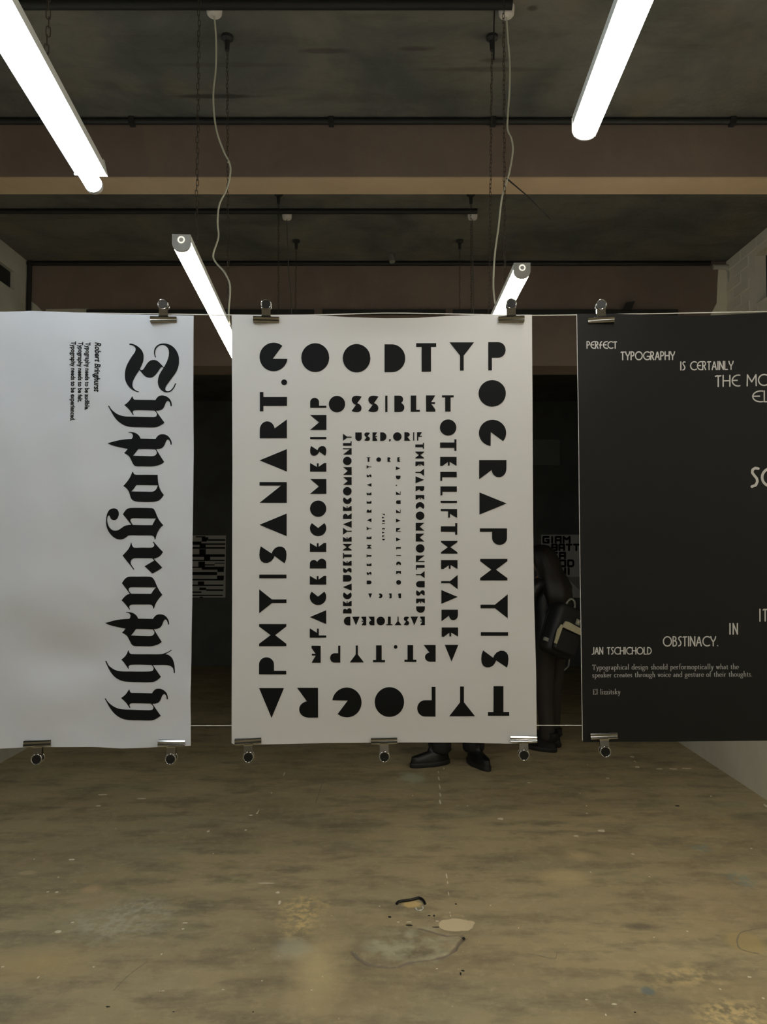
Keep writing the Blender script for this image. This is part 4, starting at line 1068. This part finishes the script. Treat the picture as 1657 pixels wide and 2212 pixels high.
def person(loc, rz, h, lean, arms, legr, feet, mats, label):
    """standing figure facing local -y; h = height"""
    k = h / 1.7
    r = empty('person', loc, (0, 0, rz)); tag(r, label, 'person')
    J, E = {}, []
    def j(n, x, y, z, rad, to=None):
        if z > 0.92: y -= (z - 0.92) * math.tan(lean)
        J[n] = ((x * k, y * k, z * k), tuple(a * k for a in rad) if isinstance(rad, tuple) else rad * k)
        if to: E.append((to, n))
    j('pelvis', 0, 0, 0.93, (0.15, 0.105)); j('waist', 0, 0.0, 1.08, (0.135, 0.10), 'pelvis'); j('chest', 0, 0.0, 1.27, (0.155, 0.115), 'waist')
    j('collar', 0, 0.01, 1.41, (0.10, 0.075), 'chest'); j('neck', 0, 0.0, 1.48, 0.052, 'collar'); j('jaw', 0, -0.02, 1.535, (0.062, 0.07), 'neck')
    j('head', 0, -0.02, 1.60, (0.078, 0.093), 'jaw'); j('crown', 0, -0.01, 1.665, (0.06, 0.07), 'head')
    j('nose', 0, -0.112, 1.585, 0.014, 'head')
    for s, n in ((1, 'l'), (-1, 'r')):
        j('sh' + n, s * 0.17, 0.01, 1.385, 0.062, 'collar'); j('el' + n, s * 0.22, arms[0], 1.12, 0.048, 'sh' + n); j('wr' + n, s * 0.20, arms[1], arms[2], 0.032, 'el' + n)
        wx, wy, wz = s * 0.20, arms[1], arms[2]; dy, dz = arms[3]
        j('pa' + n, wx, wy + dy * 0.05, wz + dz * 0.05, (0.036, 0.018), 'wr' + n)
        for q, (off, ln) in enumerate(((-0.027, 0.075), (-0.009, 0.085), (0.009, 0.08), (0.027, 0.062))):
            a = 'f%d' % q + n
            j(a, wx + off, wy + dy * 0.095, wz + dz * 0.095, 0.0095, 'pa' + n); j(a + 'm', wx + off * 1.05, wy + dy * (0.095 + ln * 0.5) - 0.004, wz + dz * (0.095 + ln * 0.5) - 0.006, 0.0085, a)
            j(a + 't', wx + off * 1.05, wy + dy * (0.095 + ln * 0.9) - 0.006, wz + dz * (0.095 + ln * 0.9) - 0.02, 0.0075, a + 'm')
        j('th' + n, wx - s * 0.040, wy + dy * 0.06 - 0.02, wz + dz * 0.06, 0.011, 'pa' + n); j('tt' + n, wx - s * 0.046, wy + dy * 0.10 - 0.03, wz + dz * 0.10, 0.009, 'th' + n)
        fx, fy = feet[0 if s > 0 else 1][:2]
        j('hip' + n, s * 0.085, 0.0, 0.86, legr[0], 'pelvis'); j('kn' + n, s * 0.085 + (fx / k - s * 0.085) * 0.5, fy / k * 0.5 - 0.015, 0.48, legr[1], 'hip' + n); j('an' + n, fx / k, fy / k, 0.13, legr[2], 'kn' + n); j('hem' + n, fx / k, fy / k, 0.075, legr[2], 'an' + n)
    me = skin_body(J, E, 'pelvis')
    for m in mats: me.materials.append(m)
    for p in me.polygons:
        z = p.center.z / k; ax = abs(p.center.x / k)
        wristz = arms[2]
        if z > 1.45 and ax < 0.13: m = 0
        elif ax > 0.14 and z < wristz + 0.02 and p.center.y / k < arms[1] + 0.03 and z > 0.55: m = 0
        elif z > 0.90 or (ax > 0.17 and z > 0.6): m = 1
        else: m = 2
        p.material_index = m; p.use_smooth = True
    b = bpy.data.objects.new('body', me); C.objects.link(b); b.parent = r
    for fx, fy, ang, hi in feet: boot(r, fx, fy, ang, hi)
    # eyes, mouth, ears
    hy = lambda z: -(z - 0.92) * math.tan(lean)
    for s in (1, -1):
        e = G().torus((s * 0.03 * k, (-0.108 + hy(1.61)) * k, 1.61 * k), 0.006 * k, 0.005 * k, (0, 1, 0), 10, 6)
        mk('eye', e.geo(), M_sole, r)
        mk('ear', G().torus((s * 0.082 * k, (-0.01 + hy(1.58)) * k, 1.58 * k), 0.018 * k, 0.008 * k, (1, 0, 0), 14, 6, (1, 1)).geo(), M_skin, r, smooth=80)
    mk('mouth', G().tube([(x * k, (-0.098 + 0.006 * abs(x) / 0.02 + hy(1.54)) * k, 1.545 * k) for x in (-0.022, -0.01, 0.01, 0.022)], 0.005 * k, 8).geo(), plain('lips', (0.4, 0.18, 0.14), 0.5), r)
    return r, k, hy


f1 = at_z(1192, 1617, 0)
p1, k1, hy1 = person(f1, math.radians(222), 1.60, 0.10, (-0.10, -0.30, 1.10, (-0.75, 0.2)), (0.098, 0.078, 0.066),
                     [(0.085, 0.02, 0.15, 0.15), (-0.085, -0.05, -0.1, 0.15)], [M_skin, M_jacket, M_trousers],
                     'person with long dark hair and dark clothes wearing a black backpack')


def hair(parent, k, hy, length):
    rings = []
    prof = [(1.735, 0.02, 0.0), (1.725, 0.06, 0.0), (1.69, 0.095, 0.0), (1.64, 0.112, 0.01), (1.58, 0.115, 0.025), (1.52, 0.115, 0.045), (1.45, 0.125, 0.07), (1.38, 0.135, 0.09), (1.31, 0.13, 0.105), (1.24, 0.115, 0.12), (length, 0.07, 0.135), (length - 0.03, 0.03, 0.14)]
    for i, (z, rr, yo) in enumerate(prof):
        R = []
        for a in range(32):
            t = a * 2 * math.pi / 32
            lock = 1 + 0.07 * math.sin(t * 7 + i * 0.9) + 0.05 * math.sin(t * 13 - i * 1.1)
            front = math.sin(t) < -0.35 and z < 1.64
            y = rr * 1.05 * math.sin(t) * lock
            if front: y = max(y, -rr * 0.35)
            R.append(Vector((rr * math.cos(t) * lock * k, (y + yo + hy(z) - 0.005) * k, z * k)))
        rings.append(R)
    mk('hair', G().loft(rings).geo(), M_hair, parent, smooth=80)


hair(p1, k1, hy1, 1.17)
f2 = at_z(985, 1648, 0)
A_, B_ = at_z(948, 1640, 0) - f2, at_z(1020, 1640, 0) - f2
p2, k2, hy2 = person(f2, 0, 1.66, 0.0, (0.02, -0.04, 0.88, (-0.15, -1)), (0.10, 0.088, 0.092),
                     [(B_.x, 0.0, 0.35, 0.16), (A_.x, -0.03, -1.15, 0.16)], [M_skin, M_jacket, M_btrousers], 'person hidden by the centre poster with black boots showing below it')
hair(p2, k2, hy2, 1.36)

# backpack worn by the person on the right
M_pack = plain('black_nylon', (0.012, 0.013, 0.014), 0.5)
M_cream = plain('cream_webbing', (0.62, 0.58, 0.40), 0.6)
bc = at_y(1213, 1362, f1.y - 0.295)
bp = empty('backpack', bc, (0, math.radians(22), math.radians(28)))
tag(bp, 'black backpack with cream trim worn by the person in the right gap', 'backpack')


def rbox(sx, sy, sz, r=0.03, n=4):
    bm = bmesh.new(); bmesh.ops.create_cube(bm, size=1.0)
    bmesh.ops.scale(bm, vec=(sx, sy, sz), verts=bm.verts)
    bmesh.ops.bevel(bm, geom=list(bm.edges), offset=r, segments=n, affect='EDGES', profile=0.5)
    return bm


mk('pack_body', rbox(0.27, 0.15, 0.40, 0.05), M_pack, bp, smooth=50)
bm = rbox(0.22, 0.05, 0.17, 0.02); bmesh.ops.translate(bm, vec=(0.0, -0.085, -0.085), verts=bm.verts)
pk = mk('front_pocket', bm, M_pack, bp, smooth=50)
g = G().loft([[Vector((x, -0.113 + yy, z)) for x, z in ((-0.105, 0.005), (0.105, 0.005), (0.12, 0.03), (0.115, 0.05), (-0.06, 0.06), (-0.085, 0.055))] for yy in (0.006, -0.006)])
mk('cream_band', g.geo(), M_cream, bp)
g = G().loft([[Vector((x, -0.113 + yy, z)) for x, z in ((-0.128, -0.13), (-0.108, -0.13), (-0.098, 0.01), (-0.115, 0.02), (-0.135, -0.03))] for yy in (0.006, -0.006)])
mk('cream_band', g.geo(), M_cream, bp)
bd = mk('badge', G().box((0.045, -0.081, 0.075), (0.085, -0.075, 0.118)).geo(), plain('badge_grey', (0.35, 0.36, 0.30), 0.5), bp)
mk('badge_centre', G().box((0.056, -0.083, 0.087), (0.074, -0.0805, 0.106)).geo(), M_cream, bd)
mk('carry_handle', G().tube([(0.045 * math.cos(t), -0.02, 0.195 + 0.06 * math.sin(t)) for t in [i * math.pi / 10 for i in range(11)]], 0.008, 8).geo(), plain('grey_webbing', (0.30, 0.31, 0.26), 0.6), bp, smooth=60)
for s in (-1, 1):
    mk('shoulder_strap', G().tube([(s * 0.08, 0.06, 0.185), (s * 0.085, 0.095, 0.16), (s * 0.09, 0.10, 0.05), (s * 0.09, 0.095, -0.08), (s * 0.095, 0.06, -0.16)], 0.011, 8).geo(), M_pack, bp, smooth=60)
mk('hanging_strap', G().tube([(0.11, -0.05, -0.19), (0.12, -0.05, -0.24), (0.10, -0.04, -0.28)], 0.006, 6).geo(), plain('strap_webbing', (0.16, 0.16, 0.14), 0.6), bp)
mk('side_buckle', G().box((-0.17, -0.05, -0.13), (-0.135, -0.03, -0.105)).geo(), plain('buckle_grey', (0.35, 0.36, 0.33), 0.5), bp)

# ------------------------------------------------------------------ bits on the floor
M_fleck = plain('cream_paint', (0.86, 0.80, 0.62), 0.7)
M_faint = plain('dusty_scratch', (0.30, 0.26, 0.18), 0.8)
M_darkbit = plain('dark_bit', (0.02, 0.018, 0.015), 0.7)
FL = [(450, 1796, 7, 4), (531, 1793, 6, 3), (155, 1857, 14, 4), (103, 1927, 6, 3), (123, 1927, 9, 3), (125, 2013, 16, 6), (157, 1993, 9, 3), (400, 1994, 13, 2), (395, 2007, 7, 3), (349, 2061, 6, 4), (202, 2089, 5, 3),
      (74, 1856, 4, 2), (305, 1725, 20, 2.5), (213, 1741, 12, 2.5), (221, 1717, 20, 2), (587, 1713, 4, 3), (542, 1761, 9, 2), (555, 1757, 5, 2), (614, 1672, 3, 8), (558, 1753, 2.5, 9), (461, 1844, 3, 2), (352, 2141, 8, 2), (482, 2138, 6, 2),
      (600, 1928, 10, 6), (604, 1950, 7, 10), (575, 1908, 36, 1.6), (6, 2089, 8, 3), (82, 2112, 4, 6), (1081, 1769, 13, 5), (1300, 1795, 16, 6), (1245, 1806, 14, 3), (1313, 1681, 9, 2), (1268, 1757, 4, 2), (1267, 1741, 4, 2),
      (1367, 1845, 7, 3), (1276, 1884, 4, 2), (1403, 1894, 4, 2), (1485, 2012, 5, 3), (1413, 2025, 3, 2), (944, 2093, 6, 3), (944, 1990, 8, 1.8), (884, 1992, 13, 1.6), (860, 1992, 8, 1.4), (1556, 2137, 6, 4), (1619, 2111, 9, 4), (1649, 2157, 6, 4),
      (1327, 2170, 13, 4), (1309, 2193, 4, 6), (1267, 2160, 8, 3), (1623, 1833, 4, 2), (1536, 1720, 4, 2), (1425, 1661, 18, 2), (1455, 1661, 18, 2.4), (1483, 1660, 24, 2.4), (1372, 1645, 3, 4), (1377, 1657, 14, 4), (1366, 1635, 9, 3), (1142, 1691, 8, 2), (1010, 1741, 3, 2),
      (891, 1719, 3, 2), (1253, 1714, 3, 2), (1269, 1652, 3, 2), (820, 1958, 3, 2), (1060, 1956, 4, 2), (566, 2119, 4, 2), (673, 2139, 5, 2), (697, 2110, 4, 2), (1120, 2005, 3, 2), (250, 1790, 2.5, 1.5), (126, 1895, 2.5, 4),
      (947, 1668, 2.5, 7), (948, 1682, 3, 12), (950, 1700, 3.5, 14), (951, 1717, 4.5, 9), (951, 1733, 5.5, 12), (959, 1660, 3, 5), (965, 1893, 3, 12), (967, 1907, 3, 8), (969, 1930, 2, 9), (972, 1972, 2, 5), (973, 1978, 2, 5), (1657, 1742, 10, 9), (345, 2141, 3, 1.6)]


def flat_bits(name, spec, mat, label, cat, z=0.0004):
    g = G()
    for cx, cy, wx, wy in spec:
        c = at_z(cx, cy, 0); ax = abs(at_z(cx + wx / 2, cy, 0).x - c.x); ay = abs(at_z(cx, cy + wy / 2, 0).y - c.y)
        n_ = 9
        top = []; bot = []
        for i in range(n_):
            a = i * 2 * math.pi / n_; rr = random.uniform(0.65, 1.1)
            top.append(Vector((c.x + ax * rr * math.cos(a), c.y + ay * rr * math.sin(a), z + 0.0008))); bot.append(Vector((top[-1].x, top[-1].y, z - 0.002)))
        g.loft([bot, top])
    o = mk(name, g.geo(), mat); tag(o, label, cat, kind='stuff'); return o


flat_bits('paint_flecks', FL, M_fleck, 'scattered cream paint flecks on the concrete floor', 'paint flecks', 0.0006)
flat_bits('dark_specks', [(842, 1981, 8, 4), (927, 1978, 6, 2.5), (938, 1978, 5, 4), (884, 1999, 20, 3.5), (941, 2003, 16, 2), (985, 1953, 5, 3), (1000, 2097, 8, 3), (995, 2103, 4, 8), (233, 2175, 10, 3), (375, 2186, 6, 2), (1372, 2187, 5, 3), (1463, 1741, 10, 3), (547, 2186, 3, 3), (1002, 2027, 8, 5)],
          M_darkbit, 'scattered dark specks of grit on the concrete floor', 'grit', 0.0006)


def scratch(pts, wpx, name='scratch'):
    g = G(); P = [at_z(x, y, 0.0010) for x, y in pts]
    P = smooth_path(P, 5); L_, R_ = [], []
    for i, p in enumerate(P):
        t = (P[min(i + 1, len(P) - 1)] - P[max(i - 1, 0)]).normalized(); nn = Vector((-t.y, t.x, 0)) * wpx * random.uniform(0.6, 1.2)
        L_.append(p + nn); R_.append(p - nn)
    n_ = len(P)
    return L_ + R_, [(i, i + 1, n_ + i + 1, n_ + i) for i in range(n_ - 1)]


g = G()
for pts, wd in [([(440, 1768), (520, 1776), (600, 1779), (660, 1776), (720, 1769), (830, 1773)], 0.0025), ([(1140, 2060), (1170, 2065), (1198, 2071), (1204, 2055)], 0.0018), ([(245, 2140), (280, 2105), (318, 2078)], 0.002),
                ([(682, 1735), (690, 1710), (698, 1686)], 0.0025), ([(228, 1780), (240, 1765), (238, 1755)], 0.002), ([(1592, 2032), (1600, 2015), (1625, 2008), (1656, 2003)], 0.003), ([(1592, 2032), (1600, 2050), (1640, 2060)], 0.003)]:
    v_, f_ = scratch(pts, wd); g.add(v_, f_)
o = mk('floor_scratches', g.geo(), M_faint); tag(o, 'thin pale scratches across the concrete floor', 'scratches', kind='stuff')

P = [at_z(x, y, 0.006) for x, y in [(857, 1952), (861, 1948), (868, 1946), (885, 1944), (898, 1941), (905, 1939.5), (911, 1942), (915, 1946), (918, 1952)]]  # bent black tube following a dark crescent on the floor
o = mk('black_strip', G().tube(smooth_path(P, 4), 0.006, 8).geo(), plain('strip_black', (0.008, 0.008, 0.008), 0.35), smooth=60); tag(o, 'bent black strip lying on the floor in the foreground', 'rubber strip')
P = [at_z(x, y, 0.003) for x, y in [(898, 1961), (900, 1965), (905, 1967), (910, 1966), (914, 1963), (913, 1959)]]
o = mk('plastic_scrap', G().tube(smooth_path(P, 3), [0.003 + 0.0015 * math.sin(i) for i in range(16)], 6).geo(), plain('white_plastic', (0.7, 0.68, 0.6), 0.4)); tag(o, 'small curled white plastic scrap beside the black strip', 'scrap')
